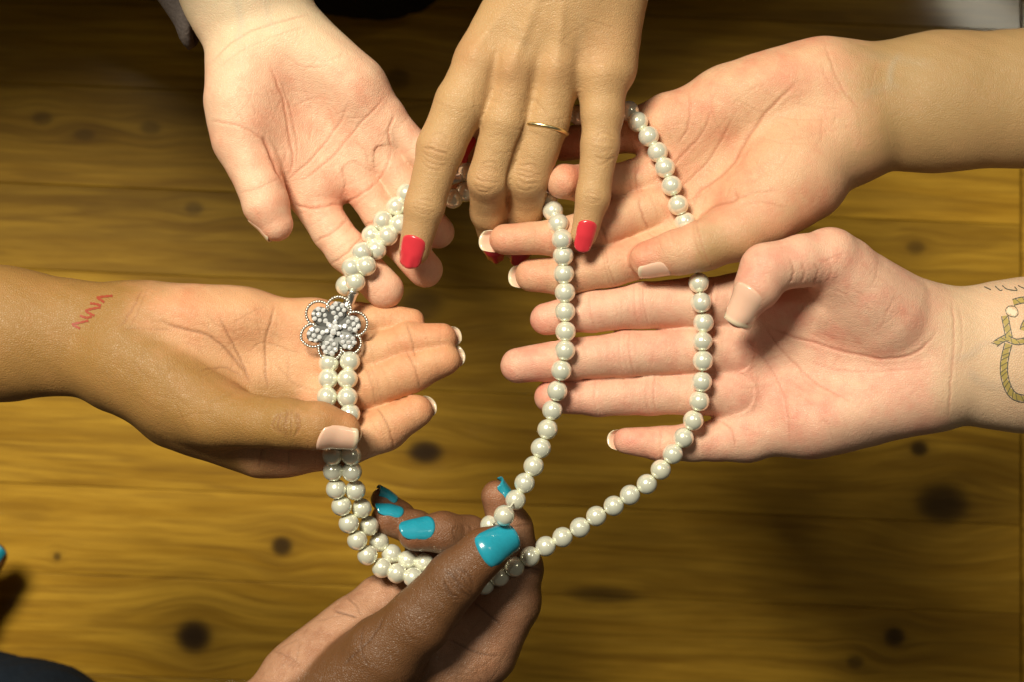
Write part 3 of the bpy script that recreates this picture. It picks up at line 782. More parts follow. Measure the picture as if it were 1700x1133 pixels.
HD = Hand([prim((1930, 592, -60, 132), (1700, 590, -52, 119), .80), prim((1700, 590, -52, 119), (1590, 592, -44, 112), .74),
           prim((1545, 560, -44, 72), (1232, 500, -42, 44)), prim((1545, 590, -48, 72), (1220, 580, -52, 44)), prim((1545, 615, -48, 72), (1222, 650, -52, 42)), prim((1540, 640, -42, 66), (1240, 722, -44, 40)),
           prim((1520, 645, -34, 66), (1350, 692, -36, 66)), prim((1500, 530, -26, 70), (1430, 490, 0, 66)), prim((1460, 540, -20, 62), (1380, 500, -5, 50))],
          {'thumb': D_thb, 'index': D_idx, 'middle': D_mid, 'ring': D_rng, 'pinky': D_pky}, palm_k=34, fk={'thumb': 26})
crD = merge(tagc('index', joint_creases(D_idx, [2], 1.8, 2.6, 3)), tagc('index', joint_creases(D_idx, [3], 1.6, 2.0)), tagc('middle', joint_creases(D_mid, [2], 1.6, 2.6, 3)), tagc('middle', joint_creases(D_mid, [3], 1.4, 2.0)),
            tagc('ring', joint_creases(D_rng, [2], 2.0, 2.6, 3)), tagc('ring', joint_creases(D_rng, [3], 1.5, 2.0)), tagc('pinky', joint_creases(D_pky, [3], 2.0, 2.0)),
            [('palm+index', [(1186, 462), (1180, 500), (1184, 540)], 2.6, 3), ('palm+middle', [(1184, 546), (1178, 580), (1186, 618)], 2.2, 3), ('palm+ring', [(1186, 622), (1180, 655), (1190, 690)], 2.2, 3), ('palm+pinky', [(1194, 698), (1214, 715), (1222, 745)], 2.6, 3),
             ('palm', [(1270, 540), (1320, 560), (1402, 586), (1476, 597), (1530, 580), (1558, 545)], 3.4, 3.6), ('palm', [(1265, 535), (1300, 585), (1339, 622), (1392, 656), (1420, 672)], 2.6, 3),
             ('palm', [(1190, 562), (1245, 578), (1285, 620), (1306, 680), (1312, 745)], 2.2, 2.8), ('palm', [(1336, 600), (1400, 616), (1470, 618), (1545, 612)], 1.6, 2.4), ('palm', [(1360, 690), (1376, 710), (1384, 735)], 1.2, 2.2),
             ('palm', [(1200, 645), (1250, 645), (1290, 640)], 1.0, 2.2), ('palm', [(1580, 495), (1584, 560), (1578, 640), (1576, 695)], 2.2, 2.8), ('palm', [(1592, 505), (1598, 560), (1592, 600)], 1.2, 2.4),
             ('thumb+palm', [(1312, 470), (1318, 450), (1312, 430)], 2.6, 3), ('thumb+palm', [(1330, 472), (1336, 452), (1330, 434)], 2.4, 3), ('thumb+palm', [(1350, 474), (1358, 452), (1352, 436)], 2.2, 3), ('thumb+palm', [(1372, 470), (1380, 448), (1374, 430)], 1.8, 3),
             ('palm', [(1400, 460), (1430, 440), (1450, 420)], 1.4, 2.4), ('palm', [(1470, 480), (1500, 500), (1515, 530)], 1.2, 2.4), ('palm', [(1480, 465), (1515, 490), (1532, 525)], 1.0, 2.2), ('palm', [(1440, 500), (1480, 510), (1500, 540)], .8, 2.2)])
build_hand('D', HD, SK_D, pD, crD, fine=[('palm', 1350, 630, 150, 80, 10, 55), ('palm+thumb', 1440, 480, 80, 50, 40, 24)], pads=(D_idx, D_mid, D_rng, D_pky), reds=[(None, 1250, 580, 60, 80, .3), (None, 1330, 660, 120, 60, .25), (None, 1380, 420, 40, 40, .3), ('thumb', 1255, 460, 40, 40, .35)],
           palm_fn=lambda px, py, co, nr, gid, nm: np.clip((1600-px)/90, 0, 1)*.9, veins=[([(1570, 600), (1610, 590), (1640, 570), (1700, 590)], 7, .5), ([(1600, 610), (1640, 640), (1700, 640)], 9, .45)],
           bumps=[(None, 1450, 500, 60, 50, 20, 6), (None, 1420, 695, 90, 40, -8, 7), ('palm', 1330, 615, 90, 40, 20, -12), ('palm', 1235, 610, 26, 80, 0, 5)])
nail(pD, D_thb, (-.50, .05, 1), 27, 66, N_NAT, ext=.85, arc=50, lift=.5, round_tip=.25, round_base=.5, droop=.05)
nail(pD, D_pky, (-.2, 0, -1), 19, 50, N_NAT, ext=1.35, arc=60, round_tip=1.0)
for f_, w_ in ((D_idx, 22), (D_mid, 24), (D_rng, 22)): nail(pD, f_, (0, 0, -1), w_, 46, N_NAT, ext=.55)

# ---------------------------------------------------------------- E: brown hand, left
pE = thing('person', 'person with brown hand and red pen writing on the wrist, under the flower brooch', 'person', W(80, 560, -40))
E_pky = [(525, 535, -42, 34), (590, 532, -40, 30), (640, 531, -36, 26), (684, 532, -30, 21)]
E_rng = [(545, 600, -36, 38), (622, 586, -22, 34), (682, 568, -12, 31), (734, 561, -4, 25)]
E_mid = [(535, 660, -32, 42), (618, 640, -16, 38), (685, 616, -4, 34.5), (738, 598, 2, 27)]
E_idx = [(480, 742, -34, 46), (560, 740, -18, 41), (640, 712, -6, 36), (692, 684, 0, 27)]
E_thb = [(215, 600, -20, 80), (290, 655, 4, 70), (355, 690, 34, 56), (430, 702, 70, 42), (475, 704, 86, 41), (530, 707, 92, 38), (568, 716, 88, 31)]
HE = Hand([prim((-230, 548, -55, 116), (0, 554, -48, 103), .80), prim((0, 554, -48, 103), (170, 564, -42, 92), .76),
           prim((210, 590, -42, 74), (480, 738, -40, 48)), prim((215, 570, -46, 74), (530, 655, -46, 44)), prim((215, 555, -46, 70), (540, 598, -50, 42)), prim((225, 545, -42, 62), (520, 535, -44, 36)),
           prim((260, 535, -34, 58), (400, 535, -38, 54)), prim((210, 610, -25, 76), (320, 670, 0, 66)), prim((290, 690, -30, 52), (430, 742, -38, 48))],
          {'thumb': E_thb, 'index': E_idx, 'middle': E_mid, 'ring': E_rng, 'pinky': E_pky}, palm_k=34, fk={'thumb': 26})
crE = merge(tagc('index', joint_creases(E_idx, [2], 2.6, 2.4)), tagc('middle', joint_creases(E_mid, [2], 2.2, 2.4)), tagc('middle', joint_creases(E_mid, [1], 1.6, 2.4, 3)), tagc('ring', joint_creases(E_rng, [2], 2.2, 2.4)),
            tagc('thumb', knuckle_wrinkles((476, 706), (1, .06), 34, 8, 34, 2.8, 2.4)),
            [('palm', [(262, 530), (300, 545), (350, 560), (400, 610), (418, 640)], 3.4, 4), ('palm', [(365, 525), (385, 570), (405, 610), (416, 638)], 3.2, 3.2), ('palm', [(456, 506), (444, 560), (440, 610), (446, 650)], 3.0, 3),
             ('palm', [(330, 620), (370, 610), (405, 628)], 2.2, 2.6), ('palm', [(336, 636), (380, 636), (410, 644)], 1.6, 2.4), ('palm', [(415, 588), (440, 570), (500, 590)], 1.4, 2.4), ('palm', [(236, 480), (222, 510), (200, 545)], 2.0, 3),
             ('palm', [(244, 478), (232, 512), (214, 548)], 1.2, 2.4), ('palm', [(200, 548), (240, 545), (290, 550)], 1.4, 2.6), ('palm+index', [(436, 740), (432, 760), (430, 780)], 2.4, 2.6), ('palm+index', [(480, 748), (478, 765), (478, 784)], 1.8, 2.4), ('palm+index', [(388, 726), (370, 738), (340, 745)], 1.8, 3),
             ('palm+ring', [(610, 622), (590, 600), (585, 575)], 1.8, 2.6), ('palm', [(455, 600), (490, 640), (530, 650)], 1.4, 2.4)])
def palmE(px, py, co, nr, gid, nm):
    t = nm.index('thumb')
    line = np.clip((px-190)/120, 0, 1)*np.clip((600+ (px-300)*.28 - py)/90+.5, 0, 1)
    fing = np.isin(gid, [nm.index(k) for k in ('index', 'middle', 'ring', 'pinky')])*np.clip(nr[:, 2]*1.5+.75, 0, 1)
    p = np.maximum(line*np.clip(nr[:, 2]*1.6+.4, 0, 1), fing)
    p = np.where(gid == t, np.minimum(p, .25)+.10*np.clip((px-520)/50, 0, 1), p)
    p = np.maximum(p, np.clip((px-380)/40, 0, 1)*(py > 735)*(gid != t)*.55)
    return p
build_hand('E', HE, SK_E, pE, crE, fine=[('palm', 400, 570, 110, 70, 20, 42), ('palm+thumb', 300, 650, 90, 50, 25, 16)], pads=(E_idx, E_mid, E_rng, E_pky), reds=[(None, 290, 510, 60, 30, .3), (None, 480, 560, 60, 40, .3)], palm_fn=palmE, tip_red=.5,
           bumps=[(None, 300, 508, 60, 28, 0, 6), ('palm', 420, 585, 60, 40, 20, -12), (None, 270, 600, 70, 40, 25, 6)])
nail(pE, E_thb, (0, -.62, .8), 26, 64, N_NAT, ext=.95, arc=52, lift=.8, round_tip=.3, droop=.06)
nail(pE, E_rng, (.15, .0, -1), 20, 52, N_NAT, ext=1.2, arc=62, round_tip=1.0)
nail(pE, E_mid, (.15, .0, -1), 22, 54, N_NAT, ext=1.2, arc=62, round_tip=1.0)
nail(pE, E_idx, (.2, .0, -1), 22, 50, N_NAT, ext=1.15, arc=62, round_tip=1.0)
nail(pE, E_pky, (0, 0, -1), 17, 42, N_NAT, ext=.8)
for st in ([(187, 491), (175, 492), (162, 494), (168, 498), (173, 502)], [(150, 503.5), (159, 504.5), (168, 507)], [(167, 510), (155, 512), (143, 515.5), (149, 520), (157, 524)], [(133, 523.5), (139, 526), (146, 527), (153, 525)],
           [(147, 532), (134, 535), (121, 538), (125, 541), (133, 545)]):
    ribbon(pE, 'E', 'pen_mark', st, 5.0, INK_R, lift=.7)

# ---------------------------------------------------------------- F: dark hand, bottom
pF = thing('person', 'person with dark brown hand and teal painted nails, pinching the pearls from below', 'person', W(560, 1180, -60))
F_thb = [(552, 1178, -20, 78), (634, 1090, 24, 63), (694, 1034, 46, 55), (753, 964, 60, 47), (804, 917, 62, 39), (828, 903, 56, 31)]
F_idx = [(800, 1075, -90, 62), (845, 1000, -80, 52), (858, 945, -66, 43), (848, 880, -44, 36), (824, 824, -18, 26)]
F_mid = [(745, 1010, -120, 48), (800, 930, -130, 40), (778, 893, -96, 35), (735, 885, -62, 33.5), (688, 889, -44, 27)]
F_rng = [(700, 1005, -130, 46), (760, 930, -155, 38), (735, 898, -130, 32), (690, 878, -92, 29), (641, 863, -72, 26)]
F_pky = [(640, 1000, -120, 44), (700, 950, -160, 34), (700, 895, -150, 26), (665, 858, -120, 23), (634, 830, -100, 19.5)]
HF = Hand([prim((270, 1430, -70, 112), (450, 1235, -60, 98), .85), prim((450, 1235, -60, 98), (525, 1165, -60, 82), .9),
           prim((560, 1160, -50, 80), (790, 1072, -96, 56)), prim((550, 1150, -70, 80), (740, 1020, -116, 52)), prim((540, 1140, -76, 78), (680, 1010, -120, 50)), prim((520, 1140, -70, 70), (632, 1008, -112, 46)),
           prim((492, 1130, -60, 54), (585, 1050, -80, 48)), prim((570, 1180, -30, 80), (640, 1090, 10, 60)), prim((680, 1130, -60, 62), (770, 1100, -80, 60))],
          {'thumb': F_thb, 'index': F_idx, 'middle': F_mid, 'ring': F_rng, 'pinky': F_pky}, palm_k=30, fk={'thumb': 24})
crF = merge(tagc('thumb', knuckle_wrinkles((762, 970), (60, -55), 42, 9, 36, 3.4, 2.6)), tagc('thumb', knuckle_wrinkles((700, 1030), (60, -55), 40, 8, 60, 1.2, 2.2)),
            tagc('index', joint_creases(F_idx, [2], 3.2, 3, 2)), tagc('index', joint_creases(F_idx, [3], 2.4, 2.6)), tagc('middle', knuckle_wrinkles((770, 888), (-1, 0), 28, 6, 30, 1.6)),
            [('palm+index', [(742, 1062), (790, 1085), (830, 1090)], 2.6, 3), ('palm+index', [(785, 1000), (815, 1025), (832, 1040)], 3.0, 3), ('palm', [(556, 1016), (575, 1022), (594, 1028)], 3.4, 3), ('palm', [(450, 1080), (480, 1092), (500, 1110)], 1.4, 2.4),
             ('palm', [(575, 990), (590, 1005), (600, 1025)], 1.6, 2.4), ('palm+thumb', [(606, 1040), (600, 1075), (612, 1110)], 1.8, 2.6), ('palm+thumb', [(640, 1020), (626, 1050), (600, 1080), (566, 1110)], 2.2, 3),
             ('palm+index', [(760, 1105), (790, 1120), (806, 1140)], 1.2, 2.4)])
def palmF(px, py, co, nr, gid, nm):
    t = nm.index('thumb'); i_ = nm.index('index'); p = np.zeros(len(px))
    pl = (gid == nm.index('palm'))
    left = np.clip(((950+ (650-px)*.62) + 60 - py)/30, -1, 1)
    # palm side: left of the thumb, and the flesh right of it
    e1 = (px-(640-(py-1014)*1.22))
    p = np.where(pl, np.clip(-e1/30+.1, 0, 1), p)
    p = np.where(pl & (px > 690), .45*np.clip((px-700)/30, 0, 1), p)
    p = np.where(gid == i_, .55*np.clip(nr[:, 2]*1.3-.25*(px > 870), 0, 1), p)
    m = np.isin(gid, [nm.index(k) for k in ('middle', 'ring', 'pinky')])
    p = np.where(m, np.where(py > 930, .6, .22), p)
    return p*np.clip(nr[:, 2]*2+.3, 0, 1)
build_hand('F', HF, SK_F, pF, crF, fine=[('palm+index', 780, 1080, 50, 60, -50, 14), ('palm', 520, 1070, 60, 40, -45, 10)], reds=[('middle', 700, 900, 60, 25, .6), ('ring', 640, 870, 40, 30, .5), ('index', 825, 830, 30, 40, .7), (None, 830, 1080, 60, 60, .25)], palm_fn=palmF, tip_red=.5,
           bumps=[(None, 580, 1060, 60, 40, -40, 3)])
nail(pF, F_thb, (.05, .12, 1), 29, 72, N_BLUE, ext=1.0, arc=46, lift=1.0, round_tip=.42, round_base=.5, shift=0, droop=.07)
nail(pF, F_mid, (0, .62, .8), 22, 60, N_BLUE, ext=1.15, arc=54, lift=.8, round_tip=1.35, round_base=.8)
nail(pF, F_rng, (.1, .95, .5), 19, 50, N_BLUE, ext=1.1, arc=54, lift=.6, round_tip=1.2, round_base=.8)
nail(pF, F_pky, (.35, .95, .4), 16, 40, N_BLUE, ext=1.1, arc=54, lift=.5)
nail(pF, F_idx, (.85, .45, .25), 20, 50, N_BLUE, ext=1.05, arc=54, lift=.6)

# ---------------------------------------------------------------- tattoo on D's wrist
def rope(path, w, step=9):
    pts = smooth_poly(path, 8); P = np.array(pts)
    ribbon(pD, 'D', 'tattoo_rope', path, w, INK_Y, lift=.5)
    T = np.gradient(P, axis=0); T /= np.linalg.norm(T, axis=1)[:, None]+1e-9; N = np.stack([-T[:, 1], T[:, 0]], 1)
    for s in (-1, 1): ribbon(pD, 'D', 'tattoo_line', [tuple(q) for q in (P+N*w*.5*s)[::4]], 2.0, INK, lift=.8)
    L = np.concatenate([[0], np.cumsum(np.linalg.norm(np.diff(P, axis=0), axis=1))])
    for s in np.arange(step*.6, L[-1], step):
        i = int(np.searchsorted(L, s)); i = min(i, len(P)-1)
        a = P[i]-N[i]*w*.5-T[i]*w*.35; b = P[i]+N[i]*w*.5+T[i]*w*.35
        ribbon(pD, 'D', 'tattoo_line', [tuple(a), tuple((a+b)/2), tuple(b)], 1.3, INK, lift=.9)
rope([(1674, 572), (1668, 596), (1667, 622), (1675, 648), (1690, 661), (1722, 664)], 12)
rope([(1675, 560), (1671, 540), (1668, 524)], 11, 12)
rope([(1672, 562), (1690, 568), (1722, 560)], 11, 11)
rope([(1682, 502), (1700, 498), (1722, 504)], 10, 11)
rope([(1672, 560), (1660, 566), (1652, 572)], 11, 9)
rope([(1698, 548), (1704, 534), (1720, 524)], 10, 9)
ribbon(pD, 'D', 'tattoo_bead', [(1672, 514), (1679, 517), (1687, 521)], 13, INK_W, lift=.6)
ribbon(pD, 'D', 'tattoo_line', [(1670, 512), (1676, 508), (1686, 510), (1690, 520), (1684, 526), (1672, 522), (1669, 513)], 1.4, INK, lift=1.2)
for st in ([(1634, 476), (1645, 481)], [(1652, 475), (1660, 482), (1664, 481)], [(1664, 474), (1672, 480), (1688, 482), (1684, 476)], [(1690, 474), (1702, 479), (1716, 478)]):
    ribbon(pD, 'D', 'tattoo_lettering', st, 2.0, INK, lift=.8)

# ---------------------------------------------------------------- sleeve, trousers and light-blocking shirts (soft shapes, mostly outside the frame)
class Cloth(Hand): pass
def cloth(name, parent, prims, mat, k=40, h=9.0, fold=4.0, carve=()):
    C = Hand(prims, {}, palm_k=k, h=h, carve=carve); V, Q = C.surface()
    f = fold*(np.sin(V[:, 0]*.045+V[:, 2]*.03)*np.sin(V[:, 1]*.05+V[:, 0]*.02)+.5*np.sin(V[:, 0]*.11+V[:, 1]*.09+V[:, 2]*.1))
    c = V.mean(0); d = V-c; d /= np.linalg.norm(d, axis=1)[:, None]
    return mesh_obj(name, V+d*f[:, None], Q, mat, parent)
# knit cuff of A: slanted opening, hangs below the wrist
axis_a = W(386, 36, -95); axis_b = W(197, -261, -95)
ax_d = (axis_b-axis_a)/np.linalg.norm(axis_b-axis_a)
s1 = np.cross(ax_d, (0, 0, 1)); s1 /= np.linalg.norm(s1); s2 = np.cross(s1, ax_d)
vs = []; fs = []; NR, NS = 40, 34
for layer in (0, 1):
    for i in range(NS):
        t = i/(NS-1)
        for k in range(NR):
            a = 2*math.pi*k/NR
            slant = 190*(.5+.5*math.cos(a))*(1-t)      # right side opens further up the arm
            ctr = axis_a+(axis_b-axis_a)*t+ax_d*slant
            rr = (88+8*math.sin(t*9+k*.2)*t-(14 if layer else 0)+5*math.exp(-((t-.05)/.05)**2))+2.2*math.sin(k*math.pi*2*20/NR)
            ca = math.cos(a)
            vs.append(ctr+s1*rr*ca*1.0+s2*rr*.8*math.sin(a))
for layer in (0, 1):
    b0 = layer*NR*NS
    for i in range(NS-1):
        for k in range(NR):
            l = (k+1) % NR; q = [b0+i*NR+k, b0+i*NR+l, b0+(i+1)*NR+l, b0+(i+1)*NR+k]
            fs.append(q if layer else q[::-1])
for k in range(NR):
    l = (k+1) % NR; fs.append([k, l, NR*NS+l, NR*NS+k])
mesh_obj('knit_cuff', vs, fs, KNIT, pA)
# navy cloth of F, low at the corner
cloth('trouser_leg', pF, [prim((-190, 1200, TZ+260, 150), (40, 1268, TZ+300, 160)), prim((40, 1268, TZ+300, 160), (250, 1410, TZ+340, 170)), prim((-160, 1190, TZ+260, 150), (-420, 1150, TZ+200, 150))], NAVY, k=60, h=12, fold=5)
# F's other hand: a fingertip just reaches into the frame at the left edge
F2 = [(-75, 985, TZ+140, 46), (-40, 955, TZ+150, 34), (-12, 925, TZ+160, 24)]
H2 = Hand([prim((-260, 1100, TZ+160, 80), (-90, 1000, TZ+140, 56))], {'finger': F2, 'next': [(-110, 980, TZ+140, 40), (-80, 930, TZ+150, 30), (-70, 890, TZ+155, 22)], 'third': [(-120, 1020, TZ+120, 40), (-70, 1010, TZ+110, 32), (-40, 990, TZ+100, 24)]}, palm_k=30, h=9)
build_hand('F2', H2, SK_F, pF, palm_fn=lambda px, py, co, nr, gid, nm: np.zeros(len(px)))
nail(pF, F2, (.3, .1, 1), 20, 46, N_BLUE, ext=1.2, arc=50)
# unseen dark shirts at the top, added and shaped to shade the table
def pw(a, b, ra, rb, flat=1.0, n=(0, 0, 1)): return (np.array(a, np.float32), np.array(b, np.float32), ra, rb, flat, np.array(n, np.float32))
cloth('shirt_blocker', pB, [pw((-100, 1330, -2000), (-100, 1330, -120), 280, 280), pw((760, 1290, -2000), (760, 1290, 40), 300, 300), pw((-100, 1330, -300), (780, 1290, -300), 320, 320)], BLACK, k=80, h=24, fold=8)
cloth('shirt_blocker', pA, [pw((-1560, 1270, -1300), (-1520, 1270, 160), 280, 280), pw((-1060, 1270, -1300), (-1020, 1270, 280), 280, 280), pw((-420, 1270, -1300), (-420, 1270, 330), 280, 280), pw((-1550, 1270, -250), (-420, 1270, -250), 300, 300), pw((-1540, 1280, 150), (-1000, 1280, 300), 260, 260), pw((-1000, 1280, 300), (-430, 1280, 340), 260, 260)], BLACK, k=80, h=24, fold=8)
cloth('trousers', pA, [prim((-140, -230, TZ+140, 210), (240, -190, TZ+80, 170)), prim((240, -190, TZ+80, 170), (620, -150, TZ+140, 180)), prim((-140, -260, TZ+200, 240), (200, -420, 300, 260), .7, (0, 1, 0))], BLACK, k=80, h=16, fold=6)

# ---------------------------------------------------------------- gold ring on B's finger
ra = W(909, 200, 68); rb = W(878, 294, 42); rc = ra+(rb-ra)*.15
axd = (rb-ra)/np.linalg.norm(rb-ra); axd = axd+np.array((.11, 0, .30)); axd /= np.linalg.norm(axd)
e1 = np.cross(axd, (0, 0, 1)); e1 /= np.linalg.norm(e1); e2 = np.cross(e1, axd)
rpts = [rc+(e1*math.cos(a)+e2*math.sin(a))*36.8 for a in np.linspace(0, 2*math.pi, 72, endpoint=False)]
v, f = tube(rpts, 3.6, 10, closed=True)
ring = mesh_obj('ring', v, f, GOLD, None, origin=rc); ring['label'] = 'thin plain gold ring on the third finger of the red-nailed hand'; ring['category'] = 'ring'

# ---------------------------------------------------------------- necklace
neck = thing('necklace', 'double strand of cream pearls with a silver rhinestone flower, held by all the hands', 'necklace', W(850, 600, 0))
PR = 17.0
def support(keys, px, py, z0=0):
    p = W(px, py, z0); best = -1e9
    for a in range(13):
        if a == 0: dx = dy = 0
        else:
            rr = PR*(.5 if a < 7 else .92); an = a*math.pi/3+(.5 if a >= 7 else 0); dx = rr*math.cos(an); dy = rr*math.sin(an)
        z = top_z(keys, p[0]+dx, p[1]+dy)
        if z > -1e8: best = max(best, z+math.sqrt(max(0, PR*PR-dx*dx-dy*dy)))
    return best
# each bead: (px, py, hands that carry it or '' (hanging) or a number = height)
outer = [(546, 604, 'E'), (545, 630, 'E'), (543, 660, 36), (545, 692, 34), (549, 724, 36), (552, 757, 36), (553, 783, 22), (558, 813, ''), (567, 841, ''), (579, 870, ''), (593, 898, ''), (610, 923, ''), (634, 944, -48), (659, 953, -48), (686, 960, -48),
         (715, 966, -50), (745, 971, -46), (775, 974, -40), (804, 972, -30), (829, 958, -22), (854, 942, -12), (880, 925, -8), (906, 908, -6), (934, 893, ''), (963, 877, ''), (990, 858, ''), (1019, 841, ''), (1046, 823, ''), (1074, 805, ''), (1097, 781, ''), (1117, 755, 'D'),
         (1135, 728, 'D'), (1151, 699, ''), (1161, 667, 'D'), (1165, 635, ''), (1167, 600, 'D'), (1166, 567, 'D'), (1168, 535, 'D'), (1164, 502, 'D'), (1160, 469, 'D'), (1154, 436, ''), (1146, 402, ''), (1137, 368, 18), (1126, 340, 'C'), (1115, 308, 'C'), (1104, 278, 'C'),
         (1092, 252, 'C'), (1077, 226, 'C'), (1059, 202, 'C'), (1044, 184, 'C'), (1020, 176, -6), (990, 180, -8), (960, 190, -12), (930, 200, -16), (900, 212, -16), (870, 228, -14), (838, 248, -10), (808, 268, -8), (777, 286, -6)]
inner = [(581, 601, 'E'), (577, 630, 'E'), (577, 661, 40), (581, 688, 38), (584, 722, 38), (583, 757, 36), (584, 784, 22), (590, 815, ''), (600, 845, ''), (612, 874, ''), (629, 901, -66), (650, 921, -70), (676, 932, -72), (704, 936, -72),
         (733, 945, -60), (764, 934, -50), (791, 908, -40), (814, 873, -12), (837, 857, 'F'), (856, 831, 'F'), (871, 803, ''), (886, 775, ''), (898, 745, ''), (909, 714, ''), (917, 682, 'D'), (925, 650, ''), (932, 616, 'D'), (938, 583, 'D'), (939, 550, ''), (938, 517, 'D'), (938, 485, ''),
         (936, 454, 'C'), (935, 424, ''), (933, 397, 'C'), (927, 371, ''), (918, 350, 16), (910, 330, 2), (885, 322, -16), (855, 322, -22), (825, 321, -18), (797, 320, -12), (773, 318, -6), (752, 329, -4)]
left_a = [(690, 352, 0), (664, 372, 'A'), (644, 391, 'A'), (625, 414, 'A'), (608, 441, 'A'), (590, 467, 'A')]
left_b = [(705, 306, -8), (675, 321, 'A'), (658, 343, 'A'), (636, 366, 'A'), (617, 390, 'A'), (601, 418, 'A'), (584, 444, 'A'), (574, 474, 'A')]
me_s = bpy.data.meshes.new('pearl'); bm = bmesh.new(); bmesh.ops.create_uvsphere(bm, u_segments=28, v_segments=18, radius=PR*U)
for vtx in bm.verts:                       # dimple at the drilled holes
    if abs(vtx.co.z) > PR*U*.95: vtx.co.z *= .95
for fc in bm.faces: fc.smooth = True
bm.to_mesh(me_s); bm.free(); me_s.materials.append(PEARL)
norg = origin_of(neck)
def resolve(strand):
    zs = []
    for (x, y, k) in strand:
        if isinstance(k, (int, float)): zs.append(float(k))
        elif k: 
            s = support(list(k), x, y); zs.append(s if s > -500 else None)
        else: zs.append(None)
    for i in range(len(zs)):
        if zs[i] is None:
            a = max([j for j in range(i) if zs[j] is not None], default=None); b = min([j for j in range(i+1, len(zs)) if zs[j] is not None], default=None)
            nxt = None
            if a is None: nxt = zs[b]
            elif b is None: nxt = zs[a]
            else: nxt = zs[a]+(zs[b]-zs[a])*(i-a)/(b-a)
            zs[i] = nxt if not isinstance(nxt, tuple) else 0
    return [W(x, y, z) for (x, y, k), z in zip(strand, zs)]
def string_of(P):
    pts = np.array(P); out = []
    v, f = tube(pts, 1.9, 6); return v, f
for strand in (outer, inner, left_a, left_b):
    P = resolve(strand)
    v, f = string_of(P); mesh_obj('thread', v, f, THREAD, neck)
    for i, p in enumerate(P):
        o = bpy.data.objects.new('pearl', me_s); COL.objects.link(o); o.parent = neck
        o.location = Vector((p-norg)*U)
        d = P[min(i+1, len(P)-1)]-P[max(i-1, 0)]
        o.rotation_euler = Vector(d.tolist()).to_track_quat('Z', 'Y').to_euler()

def tubeobj(name, a, b, r, parent, mat=SILVER, n=20):
    a = np.array(a); b = np.array(b); d = (b-a)
    pts = [a, a+d*.03, a+d*.10, a+d*.12, a+d*.88, a+d*.90, a+d*.97, b]
    rr = [r*.8, r*1.05, r*1.05, r*.95, r*.95, r*1.05, r*1.05, r*.8]
    v, f = tube(pts, rr, n); return mesh_obj(name, v, f, mat, parent)
bz = support(['E'], 556, 548)
brooch_c = W(555, 546, bz+14)
tubeobj('clasp_tube', W(587, 482, bz+10), W(573, 516, bz+8), 9.5, neck)
tubeobj('clasp_tube', W(768, 293, -2), W(738, 303, -2), 8, neck)
tubeobj('clasp_tube', W(770, 284, -14), W(752, 291, -14), 6, neck)
# flower brooch: beaded wire loops, rhinestone petals
bro = mesh_obj('flower_brooch', *tube([brooch_c+np.array((0, 0, -12)), brooch_c+np.array((0, 0, -4)), brooch_c+np.array((0, 0, 2))], [22, 25, 12], 24), SILVER, neck)
def ball(c, r, vs, fs, seg=6, rings=4):
    b = len(vs)
    for i in range(1, rings):
        th = math.pi*i/rings
        for k in range(seg):
            a = 2*math.pi*k/seg; vs.append((c[0]+r*math.sin(th)*math.cos(a), c[1]+r*math.sin(th)*math.sin(a), c[2]+r*math.cos(th)))
    t = len(vs); vs.append((c[0], c[1], c[2]+r)); vs.append((c[0], c[1], c[2]-r))
    for i in range(rings-2):
        for k in range(seg):
            l = (k+1) % seg; fs.append([b+i*seg+k, b+(i+1)*seg+k, b+(i+1)*seg+l, b+i*seg+l])
    for k in range(seg):
        l = (k+1) % seg; fs.append([t, b+k, b+l]); fs.append([t+1, b+(rings-2)*seg+l, b+(rings-2)*seg+k])
# faceted stone
gm = bpy.data.meshes.new('rhinestone'); gv = []; gf = []
for k in range(8):
    a = 2*math.pi*k/8; gv.append((4.0*math.cos(a), 4.0*math.sin(a), 0))
for k in range(8):
    a = 2*math.pi*(k+.5)/8; gv.append((3.3*math.cos(a), 3.3*math.sin(a), 1.9))
for k in range(8):
    a = 2*math.pi*k/8; gv.append((1.9*math.cos(a), 1.9*math.sin(a), 2.8))
for k in range(8):
    l = (k+1) % 8
    gf += [[k, l, 8+k], [l, 8+l, 8+k], [8+k, 8+l, 16+l], [8+k, 16+l, 16+k]]
gf.append([16+k for k in range(8)]); gf.append([7-k for k in range(8)])
gm.from_pydata([tuple(c*U for c in q) for q in gv], [], gf); gm.materials.append(GEM); gm.update()
borg = origin_of(bro)
def stone(p, s=1.0, tilt=(0, 0)):
    o = bpy.data.objects.new('rhinestone', gm); COL.objects.link(o); o.parent = bro
    o.location = Vector((np.array(p)-borg)*U); o.scale = (s*1.12, s*1.12, s*1.12)
    o.rotation_euler = (tilt[0], tilt[1], random.uniform(0, 3))
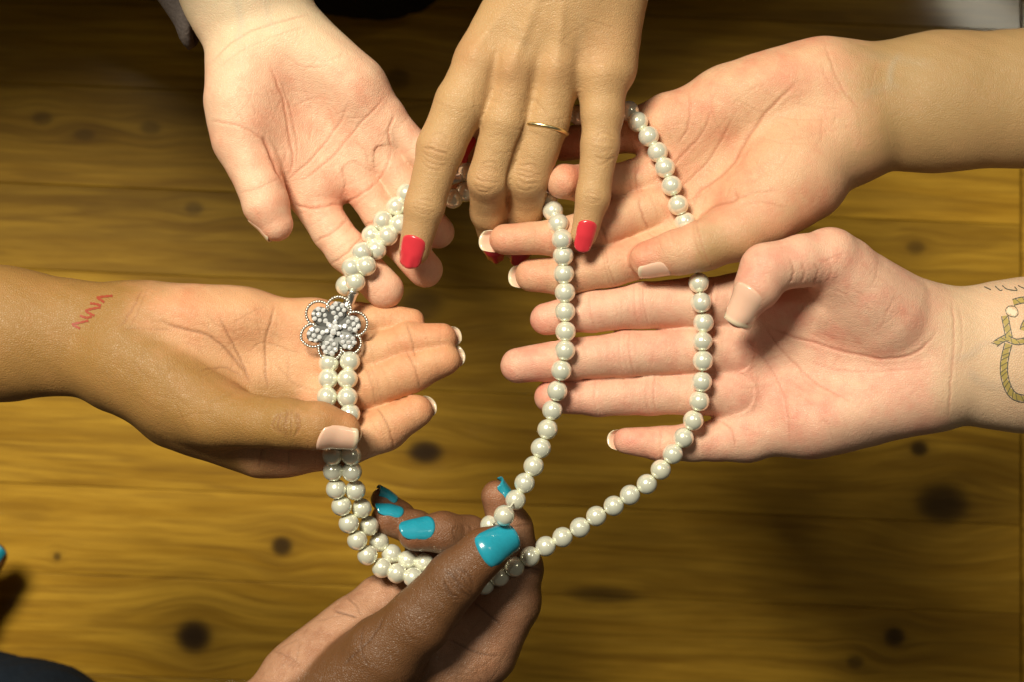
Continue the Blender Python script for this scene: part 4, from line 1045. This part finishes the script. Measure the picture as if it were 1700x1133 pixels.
for (deg, rad, wid) in ((77, 54, 19), (14, 56, 19), (-42, 54, 18), (-101, 54, 18), (198, 56, 19), (135, 56, 20)):
    a = math.radians(deg); e = np.array((math.cos(a), math.sin(a), 0)); s = np.array((-math.sin(a), math.cos(a), 0))
    # outer beaded loop
    vs, fs = [], []; N = 40; loop = []
    for i in range(N+1):
        t = -1+2*i/N; th = t*math.pi*.93
        rr = rad*.62+rad*.38*math.cos(th); w = wid*1.05*math.sin(th)*(1.0 if abs(t) < .6 else .95)
        p = brooch_c+e*(rr)+s*w+np.array((0, 0, 2.0+5*(rr/rad)**2))
        loop.append(p)
    L = np.concatenate([[0], np.cumsum([np.linalg.norm(loop[i+1]-loop[i]) for i in range(N)])]); nb = int(L[-1]/4.2)
    for q in np.linspace(0, L[-1], nb):
        i = min(int(np.searchsorted(L, q)), N); ball(loop[i] if i == 0 else loop[i-1]+(loop[i]-loop[i-1])*((q-L[i-1])/(L[i]-L[i-1]+1e-9)), 3.0, vs, fs)
    mesh_obj('beaded_wire_loop', vs, fs, SILVER, bro)
    # inner petal plate
    pv, pf = [], []; M = 20
    for layer, zz, sc_ in ((0, 0, 1), (1, 4, 1), (2, 5, .85)):
        for k in range(M):
            b_ = 2*math.pi*k/M
            x = 25+21*math.cos(b_); y = 14.5*math.sin(b_)*(1+.25*math.cos(b_))
            if layer == 2: x = 25+19*math.cos(b_); y *= .87
            pv.append(brooch_c+e*x+s*y+np.array((0, 0, zz+3+.10*x)))
    for l in (0, 1):
        for k in range(M):
            j = (k+1) % M; pf.append([l*M+k, l*M+j, (l+1)*M+j, (l+1)*M+k])
    pf.append([2*M+k for k in range(M)]); pf.append([M-1-k for k in range(M)])
    mesh_obj('metal_petal', pv, pf, PLATE, bro, smooth=False)
    for (x, y) in ((41, -5.5), (41, 5.5), (34, 0), (34, -10), (34, 10), (26, -6), (26, 6), (19, 0)):
        stone(brooch_c+e*x+s*y+np.array((0, 0, 8.2+.10*x)), random.uniform(.85, 1.1), (random.uniform(-.6, .6), random.uniform(-.6, .6)))
for k in range(6):
    a = k*math.pi/3+.3; stone(brooch_c+np.array((11*math.cos(a), 11*math.sin(a), 12)), 1.0, (random.uniform(-.4, .4), random.uniform(-.4, .4)))
for (x, y) in ((-4, 4), (5, 3), (0, -5)): stone(brooch_c+np.array((x, y, 16)), 1.25, (random.uniform(-.3, .3), random.uniform(-.3, .3)))
for o in COL.objects:
    if '_o' in o: del o['_o']
